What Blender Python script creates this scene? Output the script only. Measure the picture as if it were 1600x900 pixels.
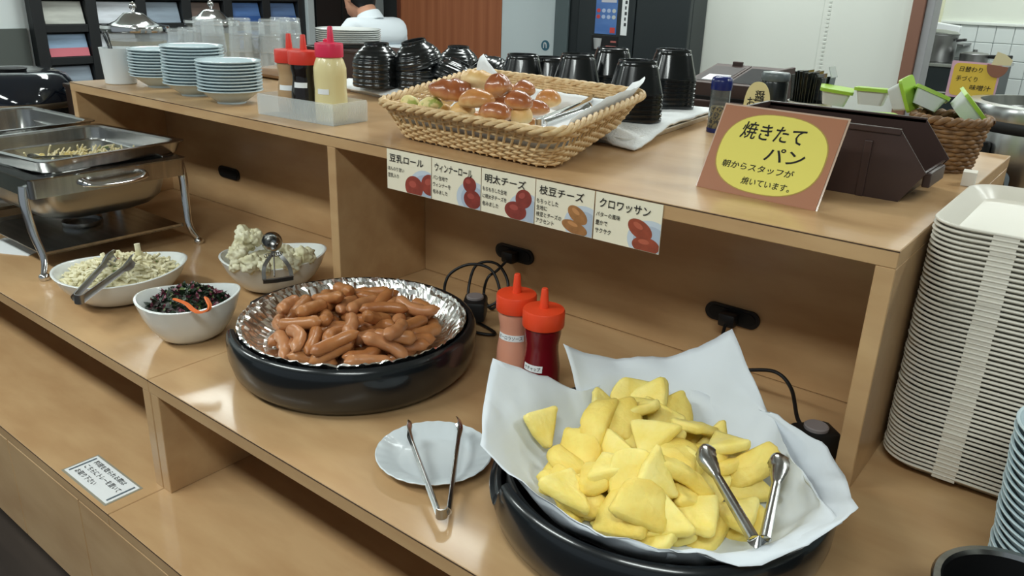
import bpy, bmesh, math, random
from mathutils import Vector, Matrix, noise
import numpy as np

for o in list(bpy.data.objects): bpy.data.objects.remove(o)
SC = bpy.context.scene
C = SC.collection
PI = math.pi

# ------------------------------------------------------------------ camera
F = 1240.68
RM = ((0.78323363, 0.62087957, 0.03245978), (0.2433906, -0.25815585, -0.93494201), (-0.57210671, 0.74017843, -0.3533126))
CAM = Vector((0.20246, -1.06699, 0.65722))
cd = bpy.data.cameras.new('camera'); co = bpy.data.objects.new('camera', cd); C.objects.link(co)
rx, dn, fw = (Vector(r) for r in RM)
m = Matrix.Identity(4)
for i in range(3):
    m[i][0] = rx[i]; m[i][1] = -dn[i]; m[i][2] = -fw[i]; m[i][3] = CAM[i]
co.matrix_world = m
cd.sensor_width = 36; cd.lens = F*36/1600; cd.clip_start = .02; cd.clip_end = 60
SC.camera = co

def ray(u, v): return rx*((u-800)/F) + dn*((v-450)/F) + fw
def at_z(u, v, z): d = ray(u, v); return CAM + d*((z-CAM.z)/d.z)
def at_y(u, v, y): d = ray(u, v); return CAM + d*((y-CAM.y)/d.y)
def at_x(u, v, x): d = ray(u, v); return CAM + d*((x-CAM.x)/d.x)

# ------------------------------------------------------------------ world, lights, exposure
w = bpy.data.worlds.new('world'); SC.world = w; w.use_nodes = True
bg = w.node_tree.nodes['Background']; bg.inputs[0].default_value = (.80, .92, 1.0, 1); bg.inputs[1].default_value = .34
SC.view_settings.view_transform = 'Standard'; SC.view_settings.look = 'None'
SC.view_settings.gamma = 1; SC.view_settings.use_curve_mapping = False
SC.view_settings.exposure = -0.1
FLOOR = -.74; CEIL = 1.82
LIGHTS = [(-3.4, -1.5), (-1.5, -1.5), (.5, -1.5), (-3.9, 1.25), (-1.4, 1.25), (1.1, 1.25), (-1.4, 2.75), (1.1, 2.75), (-.4, 4.2)]
LW = 25

# ------------------------------------------------------------------ helpers
def s2l(c):
    return tuple(((x/255)/12.92 if x/255 <= .04045 else ((x/255+.055)/1.055)**2.4) for x in c)
MATS = {}
def mat(name, rgb, rough=.5, metal=0, rgb2=None, scale=(6, 6, 6), detail=3, trans=0, alpha=1, coat=0, bump=0, bscale=40, spec=.5, sss=0, emit=0, lo=.35, hi=.65, ior=1.45, crough=.03):
    if name in MATS: return MATS[name]
    mm = bpy.data.materials.new(name); mm.use_nodes = True
    nt = mm.node_tree; b = nt.nodes['Principled BSDF']
    b.inputs['Base Color'].default_value = (*s2l(rgb), 1); b.inputs['Roughness'].default_value = rough
    b.inputs['Metallic'].default_value = metal; b.inputs['Transmission Weight'].default_value = trans
    b.inputs['Alpha'].default_value = alpha; b.inputs['Coat Weight'].default_value = coat; b.inputs['Coat Roughness'].default_value = crough
    b.inputs['Specular IOR Level'].default_value = spec; b.inputs['IOR'].default_value = ior
    if sss:
        b.inputs['Subsurface Weight'].default_value = sss; b.inputs['Subsurface Radius'].default_value = (.01, .005, .003)
        b.inputs['Subsurface Scale'].default_value = .5
    if emit:
        b.inputs['Emission Color'].default_value = (*s2l(rgb), 1); b.inputs['Emission Strength'].default_value = emit
    tc = nt.nodes.new('ShaderNodeTexCoord')
    if rgb2:
        mp = nt.nodes.new('ShaderNodeMapping'); mp.inputs['Scale'].default_value = scale
        nz = nt.nodes.new('ShaderNodeTexNoise'); nz.inputs['Scale'].default_value = 1; nz.inputs['Detail'].default_value = detail
        cr = nt.nodes.new('ShaderNodeValToRGB')
        cr.color_ramp.elements[0].position = lo; cr.color_ramp.elements[1].position = hi
        cr.color_ramp.elements[0].color = (*s2l(rgb), 1); cr.color_ramp.elements[1].color = (*s2l(rgb2), 1)
        L = nt.links.new
        L(tc.outputs['Object'], mp.inputs[0]); L(mp.outputs[0], nz.inputs[0]); L(nz.outputs[0], cr.inputs[0]); L(cr.outputs[0], b.inputs['Base Color'])
    if bump:
        n2 = nt.nodes.new('ShaderNodeTexNoise'); n2.inputs['Scale'].default_value = bscale; n2.inputs['Detail'].default_value = 4
        bp = nt.nodes.new('ShaderNodeBump'); bp.inputs['Strength'].default_value = bump; bp.inputs['Distance'].default_value = .004
        nt.links.new(tc.outputs['Object'], n2.inputs[0]); nt.links.new(n2.outputs[0], bp.inputs['Height']); nt.links.new(bp.outputs[0], b.inputs['Normal'])
    MATS[name] = mm
    return mm

WOOD = mat('birch_laminate', (183, 146, 104), .36, rgb2=(197, 162, 119), scale=(5, 16, 16), detail=5, spec=.4, coat=.30, crough=.13, bump=.03, bscale=120)
WOODD = mat('dark_laminate_edge', (70, 50, 34), .6)  # dark laminate line along the board edges
STEEL = mat('brushed_steel', (190, 190, 188), .22, 1, rgb2=(165, 166, 165), scale=(3, 60, 3))
CHROME = mat('polished_chrome', (215, 215, 215), .12, 1)
STEELD = mat('dull_steel', (150, 150, 150), .38, 1)
BLACKP = mat('black_plastic', (22, 26, 29), .22, spec=.55, coat=.3)
BLACKM = mat('black_matte_plastic', (20, 20, 21), .45)
CERAM = mat('white_ceramic', (224, 228, 226), .16, coat=.4)
CERAMB = mat('bluish_white_ceramic', (196, 214, 220), .2, coat=.3)
TRAYM = mat('cream_tray_plastic', (214, 209, 196), .3)
LACQ = mat('black_lacquer', (15, 19, 21), .22, coat=.4)
REDCAP = mat('orange_red_cap', (232, 72, 36), .4)
INK = mat('black_ink', (28, 26, 26), .8)
PAPER = mat('cream_card', (236, 228, 204), .6)
WHITEP = mat('white_paper', (232, 235, 236), .6)
PARCH = mat('parchment_paper', (214, 220, 226), .55, bump=.15, bscale=30)
BROWNP = mat('dark_brown_plastic', (62, 46, 42), .35)
WICK = mat('pale_wicker', (224, 196, 150), .5, rgb2=(202, 166, 116), scale=(60, 60, 60))
WICKD = mat('brown_wicker', (140, 104, 66), .5, rgb2=(104, 74, 46), scale=(60, 60, 60))
GLASS = mat('clear_glass', (240, 248, 250), .04, alpha=.17, spec=1.0, coat=1)
TOWEL = mat('white_terry', (232, 235, 235), .9, bump=.5, bscale=220)
WALLW = mat('off_white_wallpaper', (205, 208, 200), .8, bump=.05, bscale=90)

class G:
    """collects shapes in one bmesh"""
    def __init__(s): s.bm = bmesh.new()
    def raw(s, vs, fs, M=None):
        vv = [s.bm.verts.new(M @ Vector(v) if M else Vector(v)) for v in vs]
        for f in fs:
            try: s.bm.faces.new([vv[i] for i in f])
            except ValueError: pass
        return s
    def box(s, a, b, bev=0, M=None, seg=2):
        t = bmesh.new()
        x0, y0, z0 = a; x1, y1, z1 = b
        vs = [t.verts.new(p) for p in ((x0,y0,z0),(x1,y0,z0),(x1,y1,z0),(x0,y1,z0),(x0,y0,z1),(x1,y0,z1),(x1,y1,z1),(x0,y1,z1))]
        for f in ((3,2,1,0),(4,5,6,7),(0,1,5,4),(1,2,6,5),(2,3,7,6),(3,0,4,7)): t.faces.new([vs[i] for i in f])
        if bev: bmesh.ops.bevel(t, geom=t.edges[:], offset=bev, segments=seg, profile=.5, affect='EDGES')
        t.verts.index_update()
        s.raw([v.co for v in t.verts], [[v.index for v in f.verts] for f in t.faces], M); t.free()
        return s
    def lathe(s, prof, n=32, M=None, fn=None, capb=True, capt=False):
        vs = []; fs = []
        for k, (r, z) in enumerate(prof):
            for i in range(n):
                a = 2*PI*i/n
                p = (r*math.cos(a), r*math.sin(a), z)
                vs.append(fn(p, a, k) if fn else p)
        for k in range(len(prof)-1):
            for i in range(n):
                j = (i+1) % n
                fs.append((k*n+i, k*n+j, (k+1)*n+j, (k+1)*n+i))
        if capb: fs.append(tuple(reversed(range(n))))
        if capt: fs.append(tuple(range((len(prof)-1)*n, len(prof)*n)))
        return s.raw(vs, fs, M)
    def tube(s, pts, r, n=8, closed=False, M=None, cap=True, flat=1.0):
        pts = [Vector(p) for p in pts]; N = len(pts); vs = []; fs = []
        rr = r if isinstance(r, (list, tuple)) else [r]*N
        up = None
        for i, p in enumerate(pts):
            a = pts[(i-1) % N] if (closed or i) else p
            b = pts[(i+1) % N] if (closed or i < N-1) else p
            t = (b-a).normalized() if (b-a).length > 1e-9 else Vector((0, 0, 1))
            if up is None: up = t.orthogonal().normalized()
            up = (up - t*up.dot(t))
            up = up.normalized() if up.length > 1e-6 else t.orthogonal().normalized()
            sd = t.cross(up)
            for k in range(n):
                an = 2*PI*k/n
                vs.append(p + up*math.cos(an)*rr[i] + sd*math.sin(an)*rr[i]*flat)
        for i in range(N if closed else N-1):
            j = (i+1) % N
            for k in range(n):
                l = (k+1) % n
                fs.append((i*n+k, i*n+l, j*n+l, j*n+k))
        if cap and not closed:
            fs.append(tuple(reversed(range(n)))); fs.append(tuple(range((N-1)*n, N*n)))
        return s.raw(vs, fs, M)
    def ribbon(s, pts, wid, th, wdir, M=None):
        """flat strip swept along pts: width along wdir, thickness th"""
        pts = [Vector(p) for p in pts]; N = len(pts); vs = []; fs = []
        wid = wid if isinstance(wid, (list, tuple)) else [wid]*N
        for i, p in enumerate(pts):
            t = (pts[min(i+1, N-1)]-pts[max(i-1, 0)]).normalized()
            wd = Vector(wdir); wd = (wd - t*wd.dot(t)).normalized(); nn = t.cross(wd)
            for a, b in ((-1,-1),(1,-1),(1,1),(-1,1)):
                vs.append(p + wd*a*wid[i]/2 + nn*b*th/2)
        for i in range(N-1):
            for k in range(4):
                l = (k+1) % 4
                fs.append((i*4+k, i*4+l, i*4+4+l, i*4+4+k))
        fs.append((3,2,1,0)); fs.append(tuple(range(N*4-4, N*4)))
        return s.raw(vs, fs, M)
    def channel(s, pts, wid, wdir, depth=.35, th=.0012, n=6):
        """strip with a curved, trough-like section swept along pts"""
        pts = [Vector(p) for p in pts]; N = len(pts); vs = []; fs = []
        for i, p in enumerate(pts):
            t = (pts[min(i+1, N-1)]-pts[max(i-1, 0)]).normalized()
            wd = Vector(wdir); wd = (wd-t*wd.dot(t)).normalized(); nn = t.cross(wd)
            if i == 0: sg = -1 if nn.z < -1e-3 else 1
            nn = nn*sg
            for off in (0, th):
                for k in range(n+1):
                    q = k/n*2-1
                    vs.append(p+wd*wid[i]/2*q+nn*(depth*wid[i]*(1-q*q)+off))
        m = 2*(n+1)
        for i in range(N-1):
            for k in range(n):
                a = i*m+k; fs.append((a, a+1, a+m+1, a+m)); b = a+n+1; fs.append((b+1, b, b+m, b+m+1))
            for k in (0, n):
                a = i*m+k; fs.append((a, a+m, a+m+n+1, a+n+1))
        for i in (0, N-1):
            fs.append(tuple(i*m+k for k in range(n+1))+tuple(i*m+n+1+k for k in range(n, -1, -1)))
        return s.raw(vs, fs)
    def prism(s, outl, z0, z1, M=None):
        n = len(outl)
        vs = [(x, y, z0) for x, y in outl] + [(x, y, z1) for x, y in outl]
        fs = [tuple(reversed(range(n))), tuple(range(n, 2*n))] + [(i, (i+1) % n, n+(i+1) % n, n+i) for i in range(n)]
        return s.raw(vs, fs, M)
    def rings(s, rings, M=None, capb=True, capt=False):
        n = len(rings[0]); vs = [p for r in rings for p in r]; fs = []
        for k in range(len(rings)-1):
            for i in range(n):
                j = (i+1) % n
                fs.append((k*n+i, k*n+j, (k+1)*n+j, (k+1)*n+i))
        if capb: fs.append(tuple(reversed(range(n))))
        if capt: fs.append(tuple(range((len(rings)-1)*n, len(rings)*n)))
        return s.raw(vs, fs, M)
    def mesh(s, name='mesh', smooth=35, mats=None):
        me = bpy.data.meshes.new(name)
        bmesh.ops.recalc_face_normals(s.bm, faces=s.bm.faces[:])
        s.bm.to_mesh(me); s.bm.free()
        if smooth:
            me.shade_smooth(); me.set_sharp_from_angle(angle=math.radians(smooth))
        return me

def link(name, me, m=None, parent=None, loc=None, rot=None):
    if m and not me.materials: me.materials.append(m)
    o = bpy.data.objects.new(name, me); C.objects.link(o)
    if parent: o.parent = parent
    if loc is not None: o.location = loc
    if rot is not None: o.rotation_euler = rot
    return o
def part(name, g, m, parent, smooth=35, **k): return link(name, g.mesh(name, smooth), m, parent, **k)
def tag(o, label=None, cat=None, group=None, kind=None):
    if label: o['label'] = label
    if cat: o['category'] = cat
    if group: o['group'] = group
    if kind: o['kind'] = kind
    return o
def thing(name, label, cat, loc=(0, 0, 0), rz=0, group=None, rot=None):
    o = bpy.data.objects.new(name, None); C.objects.link(o); o.empty_display_size = .02
    o.location = loc; o.rotation_euler = rot if rot else (0, 0, rz)
    return tag(o, label, cat, group)
def single(name, g, m, label, cat, group=None, kind=None, smooth=35, **k):
    return tag(link(name, g.mesh(name, smooth), m, **k), label, cat, group, kind)
def copy_tree(o, loc=None, rz=None, label=None, parent=None):
    c = o.copy(); C.objects.link(c); c.parent = parent
    if loc is not None: c.location = loc
    if rz is not None: c.rotation_euler = (0, 0, rz)
    if label: c['label'] = label
    for ch in o.children: copy_tree(ch, parent=c)
    return c
def struct(name, g, m, smooth=0): return tag(part(name, g, m, None, smooth), kind='structure')
def rrect(x0, y0, x1, y1, r, n=6):
    out = []
    for cx, cy, a0 in ((x1-r, y1-r, 0), (x0+r, y1-r, PI/2), (x0+r, y0+r, PI), (x1-r, y0+r, 1.5*PI)):
        for i in range(n+1):
            a = a0+PI/2*i/n
            out.append((cx+r*math.cos(a), cy+r*math.sin(a)))
    return out
def rquad(P, r, n=6, per=None):
    """rounded quad from 4 corner points; resampled to `per` points when given"""
    out = []
    for i in range(4):
        p = Vector(P[i]); a = Vector(P[i-1]); b = Vector(P[(i+1) % 4])
        u = (a-p).normalized()*r; v = (b-p).normalized()*r
        for k in range(n+1):
            t = k/n
            out.append((p+u)*(1-t)**2 + p*2*t*(1-t) + (p+v)*t*t)
    if per:
        L = [0]
        for i in range(len(out)): L.append(L[-1]+(out[(i+1) % len(out)]-out[i]).length)
        res = []
        j = 0
        for k in range(per):
            d = L[-1]*k/per
            while L[j+1] < d: j += 1
            a = out[j]; b = out[(j+1) % len(out)]
            res.append(a.lerp(b, (d-L[j])/max(1e-9, L[j+1]-L[j])))
        out = res
    return out
def smooth_path(pts, n=6):
    P = [Vector(p) for p in pts]; out = []
    for i in range(len(P)-1):
        a = P[max(i-1, 0)]; b = P[i]; c = P[i+1]; d = P[min(i+2, len(P)-1)]
        for k in range(n):
            t = k/n
            out.append(.5*((2*b)+(c-a)*t+(2*a-5*b+4*c-d)*t*t+(3*b-a-3*c+d)*t**3))
    out.append(P[-1]); return out
TXT = {}
def text_geo(s):
    if s in TXT: return TXT[s]
    cu = bpy.data.curves.new('t', 'FONT'); cu.body = s; cu.align_x = 'LEFT'; cu.resolution_u = 2; cu.offset = .010
    ob = bpy.data.objects.new('t', cu); C.objects.link(ob)
    dg = bpy.context.evaluated_depsgraph_get()
    me = bpy.data.meshes.new_from_object(ob.evaluated_get(dg))
    vs = [(v.co.x, v.co.y) for v in me.vertices]; fs = [tuple(p.vertices) for p in me.polygons]
    bpy.data.objects.remove(ob); bpy.data.curves.remove(cu); bpy.data.meshes.remove(me)
    TXT[s] = (vs, fs); return TXT[s]
def lettering(parent, lines, fmap, m=INK, name='lettering'):
    """lines: (text, x, y, height, width or None, slant); fmap (x,y)->local 3D point"""
    g = G()
    for s, x, y, h, wd, sl in lines:
        vs, fs = text_geo(s)
        if not vs: continue
        x0 = min(v[0] for v in vs); x1 = max(v[0] for v in vs); y0 = min(v[1] for v in vs); y1 = max(v[1] for v in vs)
        k = h/max(y1-y0, 1e-6); kx = wd/(x1-x0) if wd else k
        g.raw([fmap(x+(a-x0)*kx+sl*(b-y0)*k, y+(b-y0)*k+.02*(a-x0)*kx*0) for a, b in vs], fs)
    me = bpy.data.meshes.new(name); g.bm.to_mesh(me); g.bm.free()
    return link(name, me, m, parent)

# ------------------------------------------------------------------ room
H = .36; D1 = .48; D2 = .582; ZT = -.2236; ZD = -.489; YB = .265; T = .025; XD = -1.114; SEAM = -1.045
HL = -2.279; HD = .90
struct('floor', G().box((-5, -4, FLOOR-.05), (4, 6, FLOOR)), mat('dark_wood_floor', (58, 50, 45), .4, rgb2=(74, 64, 57), scale=(1.5, 14, 1)))
struct('ceiling', G().box((-5, -4, CEIL), (4, 6, CEIL+.05)), mat('white_ceiling', (222, 224, 220), .9))
struct('wall_left', G().box((-4.63, -4, FLOOR), (-4.53, 5.6, CEIL)), mat('pale_wall', (226, 234, 234), .8))
struct('trim_1', G().box((-4.53, -4, FLOOR), (-4.515, .79, .375)), mat('grey_dado', (92, 98, 94), .8))
struct('wall_back', G().box((-2.02, 3.3, FLOOR), (-.795, 3.4, CEIL)), WALLW)
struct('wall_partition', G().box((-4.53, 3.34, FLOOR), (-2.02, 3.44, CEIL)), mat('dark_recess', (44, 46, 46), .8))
struct('wall_kitchen', G().box((-2.0, 5.02, FLOOR), (4, 5.12, CEIL)), mat('kitchen_paint', (226, 230, 218), .7))
struct('wall_right', G().box((3.2, -4, FLOOR), (3.3, 5.6, CEIL)), WALLW)
struct('trim_2', G().box((-.795, 3.26, FLOOR), (-.738, 3.42, CEIL), .004), mat('brown_door_frame', (122, 86, 70), .5))
struct('trim_3', G().box((-.738, 3.28, FLOOR), (-.70, 3.42, CEIL), .004), mat('grey_jamb', (150, 150, 152), .5))
# folding seam of the wall lining: a row of small raised links
wb = bpy.data.objects['wall_back']
gl = G()
for i in range(60):
    p = at_y(1299, 0, 3.3); gl.box((p.x-.007, 3.298, .12+i*.02), (p.x+.007, 3.3, .130+i*.02))
part('seam_strip', gl, mat('seam_grey', (196, 200, 192), .8), wb, 0)
part('seam_strip', G().box((p.x-.034, 3.299, FLOOR), (p.x-.03, 3.3, CEIL)), MATS['seam_grey'], wb, 0)
# kitchen tiles
wk = bpy.data.objects['wall_kitchen']
TM = mat('white_wall_tile', (220, 226, 224), .25)
ztop = at_y(1520, 39, 5.0).z
tme = G().box((-.051, -.006, -.051), (.051, .004, .051), .003, seg=1).mesh('tile')
part('grout', G().box((-1.6, 5.016, ztop-1.06), (1.2, 5.02, ztop)), mat('grout', (190, 200, 202), .8), wk, 0)
for j in range(9):
    for i in range(20):
        link('tile', tme, TM, wk, loc=(-1.25+i*.1045, 5.012, ztop-.052-j*.1045))
part('tile_trim', G().box((-1.6, 4.995, ztop), (1.2, 5.02, ztop+.02), .004), mat('tile_trim_white', (232, 236, 230), .4), wk)

# ceiling lights
fx = G().box((-.16, -.62, 0), (.16, .62, .05), .006).mesh('housing')
for i, (x, y) in enumerate(LIGHTS):
    t = thing('ceiling_light', 'long white fluorescent ceiling light fixture', 'light', (x, y, CEIL-.05), PI/2, 'fluorescent ceiling lights')
    link('housing', fx, mat('fixture_white', (235, 235, 235), .5), t)
    for s in (-.08, .08):
        part('tube', G().tube([(s, -.58, -.02), (s, .58, -.02)], .014, 8), mat('tube_glow', (240, 255, 250), .4, emit=2.5), t)
    ld = bpy.data.lights.new('lamp', 'AREA'); ld.shape = 'RECTANGLE'; ld.size = .26; ld.size_y = 1.16; ld.energy = LW*(1.2 if y < 0 else 1.0); ld.color = (.93, 1.0, .97)
    lo = bpy.data.objects.new('lamp', ld); C.objects.link(lo); lo.parent = t; lo.location = (0, 0, -.04)

# ------------------------------------------------------------------ buffet counter and hutch
ct = thing('buffet_counter', 'birch laminate buffet counter with lower tray shelf and cupboard doors', 'counter', (0, 0, FLOOR))
def cbox(name, a, b, m=WOOD, bev=.0012, par=None):
    par = par or ct
    off = par.location.z
    return part(name, G().box((a[0], a[1], a[2]-off), (b[0], b[1], b[2]-off), bev, seg=1), m, par, 0)
CL, CR = -3.65, .95; CB = .9
for a, b in ((CL, SEAM-.0007), (SEAM+.0007, CR)):
    cbox('worktop', (a, -D1, -T), (b, CB, 0))
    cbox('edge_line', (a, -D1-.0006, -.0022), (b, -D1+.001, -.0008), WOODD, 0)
    cbox('tray_shelf', (a, -D2, ZT-T), (b, .2, ZT))
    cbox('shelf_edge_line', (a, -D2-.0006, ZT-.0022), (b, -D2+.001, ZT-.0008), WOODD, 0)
    cbox('shelf_back', (a, .18, ZT), (b, .2, -T))
for x in (CL, SEAM-.026, SEAM+.0012, CR-.025):
    cbox('divider', (x, -D1+.001, ZT), (x+.0248, .18, -T))
xs = [-1.48+.3125*k for k in range(-6, 8)]
for a, b in zip(xs[:-1], xs[1:]):
    cbox('door', (a+.0015, -D2+.001, ZD), (b-.0015, -D2+.02, ZT-T-.003))
cbox('carcass', (CL, -D2+.022, ZD), (CR, CB, ZT-T), mat('carcass_dark', (90, 66, 44), .6))
cbox('toe_kick', (CL+.05, -D2+.16, FLOOR), (CR-.05, CB-.05, ZD), mat('toe_kick_dark', (40, 34, 30), .6))

hu = thing('buffet_hutch', 'birch laminate raised shelf unit standing on the buffet counter', 'shelf unit', (0, 0, 0))
cbox('top', (HL, 0, H-T), (0, HD, H), par=hu)
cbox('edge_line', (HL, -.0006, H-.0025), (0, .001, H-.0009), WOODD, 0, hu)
for x in (HL, XD-.0125, -.026): cbox('upright', (x, .0008, 0), (x+.0258, HD-.002, H-T), par=hu)
for a, b in ((HL+.026, XD-.0125), (XD+.0135, -.026)):
    cbox('back_panel', (a, YB, .001), (b, YB+.018, H-T), par=hu)
bp_ = hu
# cable slots
def slot(u, v, name='cable_slot'):
    p = at_y(u, v, YB)
    n = 14; out = []
    for k in range(n+1): a = -PI/2+PI*k/n; out.append((.036+.017*math.cos(a), .017*math.sin(a)))
    for k in range(n+1): a = PI/2+PI*k/n; out.append((-.036+.017*math.cos(a), .017*math.sin(a)))
    M = Matrix.Translation((p.x, YB, p.z)) @ Matrix.Rotation(PI/2, 4, 'X')
    o = part(name, G().prism(out, -.001, .005, M), BLACKM, hu, 30)
    inn = [(x*.86, y*.7) for x, y in out]
    part('slot_flap', G().prism(inn, .005, .0065, M), mat('black_rubber', (12, 12, 12), .7), o, 30)
    return p
S1 = slot(359, 270); S2 = slot(805, 396); S3 = slot(1145, 492)

# ------------------------------------------------------------------ griddles
def make_griddle(c, label, rz):
    t = thing('electric_griddle', label, 'griddle', c, rz, 'round electric griddles')
    notch = lambda a: max(0, min(1, (.30-abs((a-PI*1.22)))/.06))
    def fn(p, a, k):
        x, y, z = p
        n = notch(a)
        if z > .05: z -= n*.034*min(1, (z-.05)/.03)
        return (x, y, z)
    prof = [(.186, 0), (.200, .004), (.214, .02), (.2205, .045), (.2215, .07), (.220, .082), (.2165, .089), (.212, .0915), (.2065, .090), (.2045, .084), (.2035, .06), (.202, .032), (.10, .03), (.0005, .03)]
    part('shell', G().lathe(prof, 120, fn=fn), BLACKP, t, 40)
    hp = [(.19, .034), (.1985, .036), (.1995, .076), (.1985, .079), (.195, .079), (.193, .074), (.188, .05), (.17, .042), (.0005, .041)]
    part('hot_plate', G().lathe(hp, 96), mat('black_nonstick', (26, 27, 28), .35), t, 40)
    part('foot_ring', G().lathe([(.17, -.0), (.184, -.0), (.184, .006), (.17, .006)], 64), BLACKM, t)
    return t
G1 = (-.83, -.195, 0); G2 = (-.185, -.238, 0)
make_griddle(G1, 'black round electric griddle lined with foil and full of sausages', 0)
make_griddle(G2, 'black round electric griddle lined with white parchment paper', 0)

random.seed(5)
# foil
def crumple(x, y, s, amp, seed=0):
    return amp*(noise.noise((x*s, y*s, seed))+.5*noise.noise((x*s*2.3, y*s*2.3, seed+7)))
def foil_sheet(c):
    g = G(); n = 230; rings = []
    prof = [(0, .047), (.05, .047), (.10, .047), (.145, .048), (.16, .052), (.17, .058), (.178, .066), (.184, .074), (.190, .082), (.195, .087), (.199, .0865), (.203, .0935), (.200, .0945)]
    for r, z in prof[1:]:
        ring = []
        for i in range(n):
            a = 2*PI*i/n
            e = 0 if r < .15 else min(1, (r-.15)/.025)
            rr = r+e*(.003*noise.noise((a*9, r*70, 1))+.003*noise.noise((a*34, r*190, 3)))
            zz = z+(.001+.0022*e)*noise.noise((math.cos(a)*r*95, math.sin(a)*r*95, 5))+e*.0032*noise.noise((a*40, r*150, 9))
            rr = min(rr, .2025)
            ring.append((c[0]+rr*math.cos(a), c[1]+rr*math.sin(a), zz))
        rings.append(ring)
    g.rings(rings)
    return g
single('foil_liner', foil_sheet(G1), mat('crinkled_foil', (232, 231, 228), .24, 1), 'crinkled aluminium foil lining the sausage griddle', 'foil', smooth=0)

# heap dropping on a height field
class Heap:
    def __init__(s, cx, cy, R, z0, wall=None, res=.004):
        s.cx, s.cy, s.R, s.res = cx, cy, R, res
        s.n = int(2*R/res)+1
        k = np.arange(s.n)*res-R
        s.X, s.Y = np.meshgrid(k, k, indexing='ij')
        rr = np.hypot(s.X, s.Y)
        s.h = np.full((s.n, s.n), z0, float)
        if wall: s.h = np.maximum(s.h, z0+np.clip((rr-wall[0])/wall[1], 0, 1)*wall[2])
    def maxin(s, x, y, r):
        i0 = max(0, int((x-s.cx-r+s.R)/s.res)); i1 = min(s.n, int((x-s.cx+r+s.R)/s.res)+2)
        j0 = max(0, int((y-s.cy-r+s.R)/s.res)); j1 = min(s.n, int((y-s.cy+r+s.R)/s.res)+2)
        if i0 >= i1 or j0 >= j1: return s.h.min()
        return s.h[i0:i1, j0:j1].max()
    def add(s, x, y, z, r, flat=1):
        d2 = (s.X-(x-s.cx))**2+(s.Y-(y-s.cy))**2
        mk = d2 < r*r
        s.h[mk] = np.maximum(s.h[mk], z+flat*np.sqrt(r*r-d2[mk]))
    def capsule(s, x, y, yaw, L, r, put=True):
        ux, uy = math.cos(yaw), math.sin(yaw)
        ts = [-.5, -.25, 0, .25, .5]
        need = [s.maxin(x+ux*L*t, y+uy*L*t, r*.15)+r*.72 for t in ts]
        a, b = need[0], need[-1]
        lim = L*.5
        a = max(a, b-lim); b = max(b, a-lim)
        up = max(q-(a+(b-a)*(t+.5)) for t, q in zip(ts, need))
        a += max(0, up)*.75; b += max(0, up)*.75
        if put:
            for t in np.linspace(-.5, .5, 7): s.add(x+ux*L*t, y+uy*L*t, a+(b-a)*(t+.5), r*.95)
        return (a+b)/2, math.atan2(b-a, L)

def sausage_mesh(L, r, bend, tp):
    g = G(); n = 14; pts = []; rad = []
    for i in range(n+1):
        t = i/n*2-1
        x = t*L/2; y = bend*(t*t-.4)
        e = 1-max(0, (abs(t)-.72)/.28)**2.4*.72
        pts.append((x, y, 0)); rad.append(r*e*(1+tp*t)*(1+.04*math.sin(9*t+bend*300)))
    pts = [(-L/2-r*.22, pts[0][1], 0)]+pts+[(L/2+r*.22, pts[-1][1], 0)]
    rad = [r*.1]+rad+[r*.1]
    g.tube(pts, rad, 12)
    return g.mesh('sausage', 60)
SM = [mat('sausage_skin_%d' % i, c, .36, rgb2=c2, scale=(40, 40, 40), sss=.15, coat=.12) for i, (c, c2) in enumerate((((170, 112, 66), (184, 126, 78)), ((162, 102, 58), (176, 116, 68)), ((178, 120, 78), (190, 132, 88))))]
smesh = []
for i in range(9):
    me = sausage_mesh(.072+.012*random.random(), .0108+.0014*random.random(), (-1)**i*random.choice((.003, .008, .013, .018)), random.uniform(-.1, .1))
    me.materials.append(SM[i % 3]); smesh.append(me)
hp = Heap(G1[0], G1[1], .21, .049, (.14, .05, .05))
for k in range(80):
    best = None
    for _ in range(14 if k > 30 else 6):
        R = .156 if k < 42 else .128
        r = R*math.sqrt(random.random()); a = random.random()*2*PI
        x, y = r*math.cos(a), r*math.sin(a)
        yaw = random.random()*PI if r < .12 else a+PI/2+random.uniform(-.8, .8)
        if random.random() < .2: yaw = .65+random.uniform(-.3, .3)
        z, pit = hp.capsule(G1[0]+x, G1[1]+y, yaw, .060, .0112, False)
        sc = z+.10*max(0, r-.06)*(1 if k > 45 else 0)+.01*abs(pit)
        if best is None or sc < best[0]: best = (sc, x, y, yaw)
    _, x, y, yaw = best
    me = random.choice(smesh)
    z, pit = hp.capsule(G1[0]+x, G1[1]+y, yaw, .060, .0112)
    o = link('sausage', me, loc=(G1[0]+x, G1[1]+y, z), rot=(0, 0, 0))
    o.rotation_euler = (Matrix.Rotation(yaw, 4, 'Z') @ Matrix.Rotation(-pit, 4, 'Y') @ Matrix.Rotation(random.choice((0, PI))+random.uniform(-.6, .6), 4, 'X')).to_euler()
    tag(o, 'short browned sausage piled in the foil-lined griddle', 'sausage', 'sausages in the foil-lined griddle')

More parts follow.
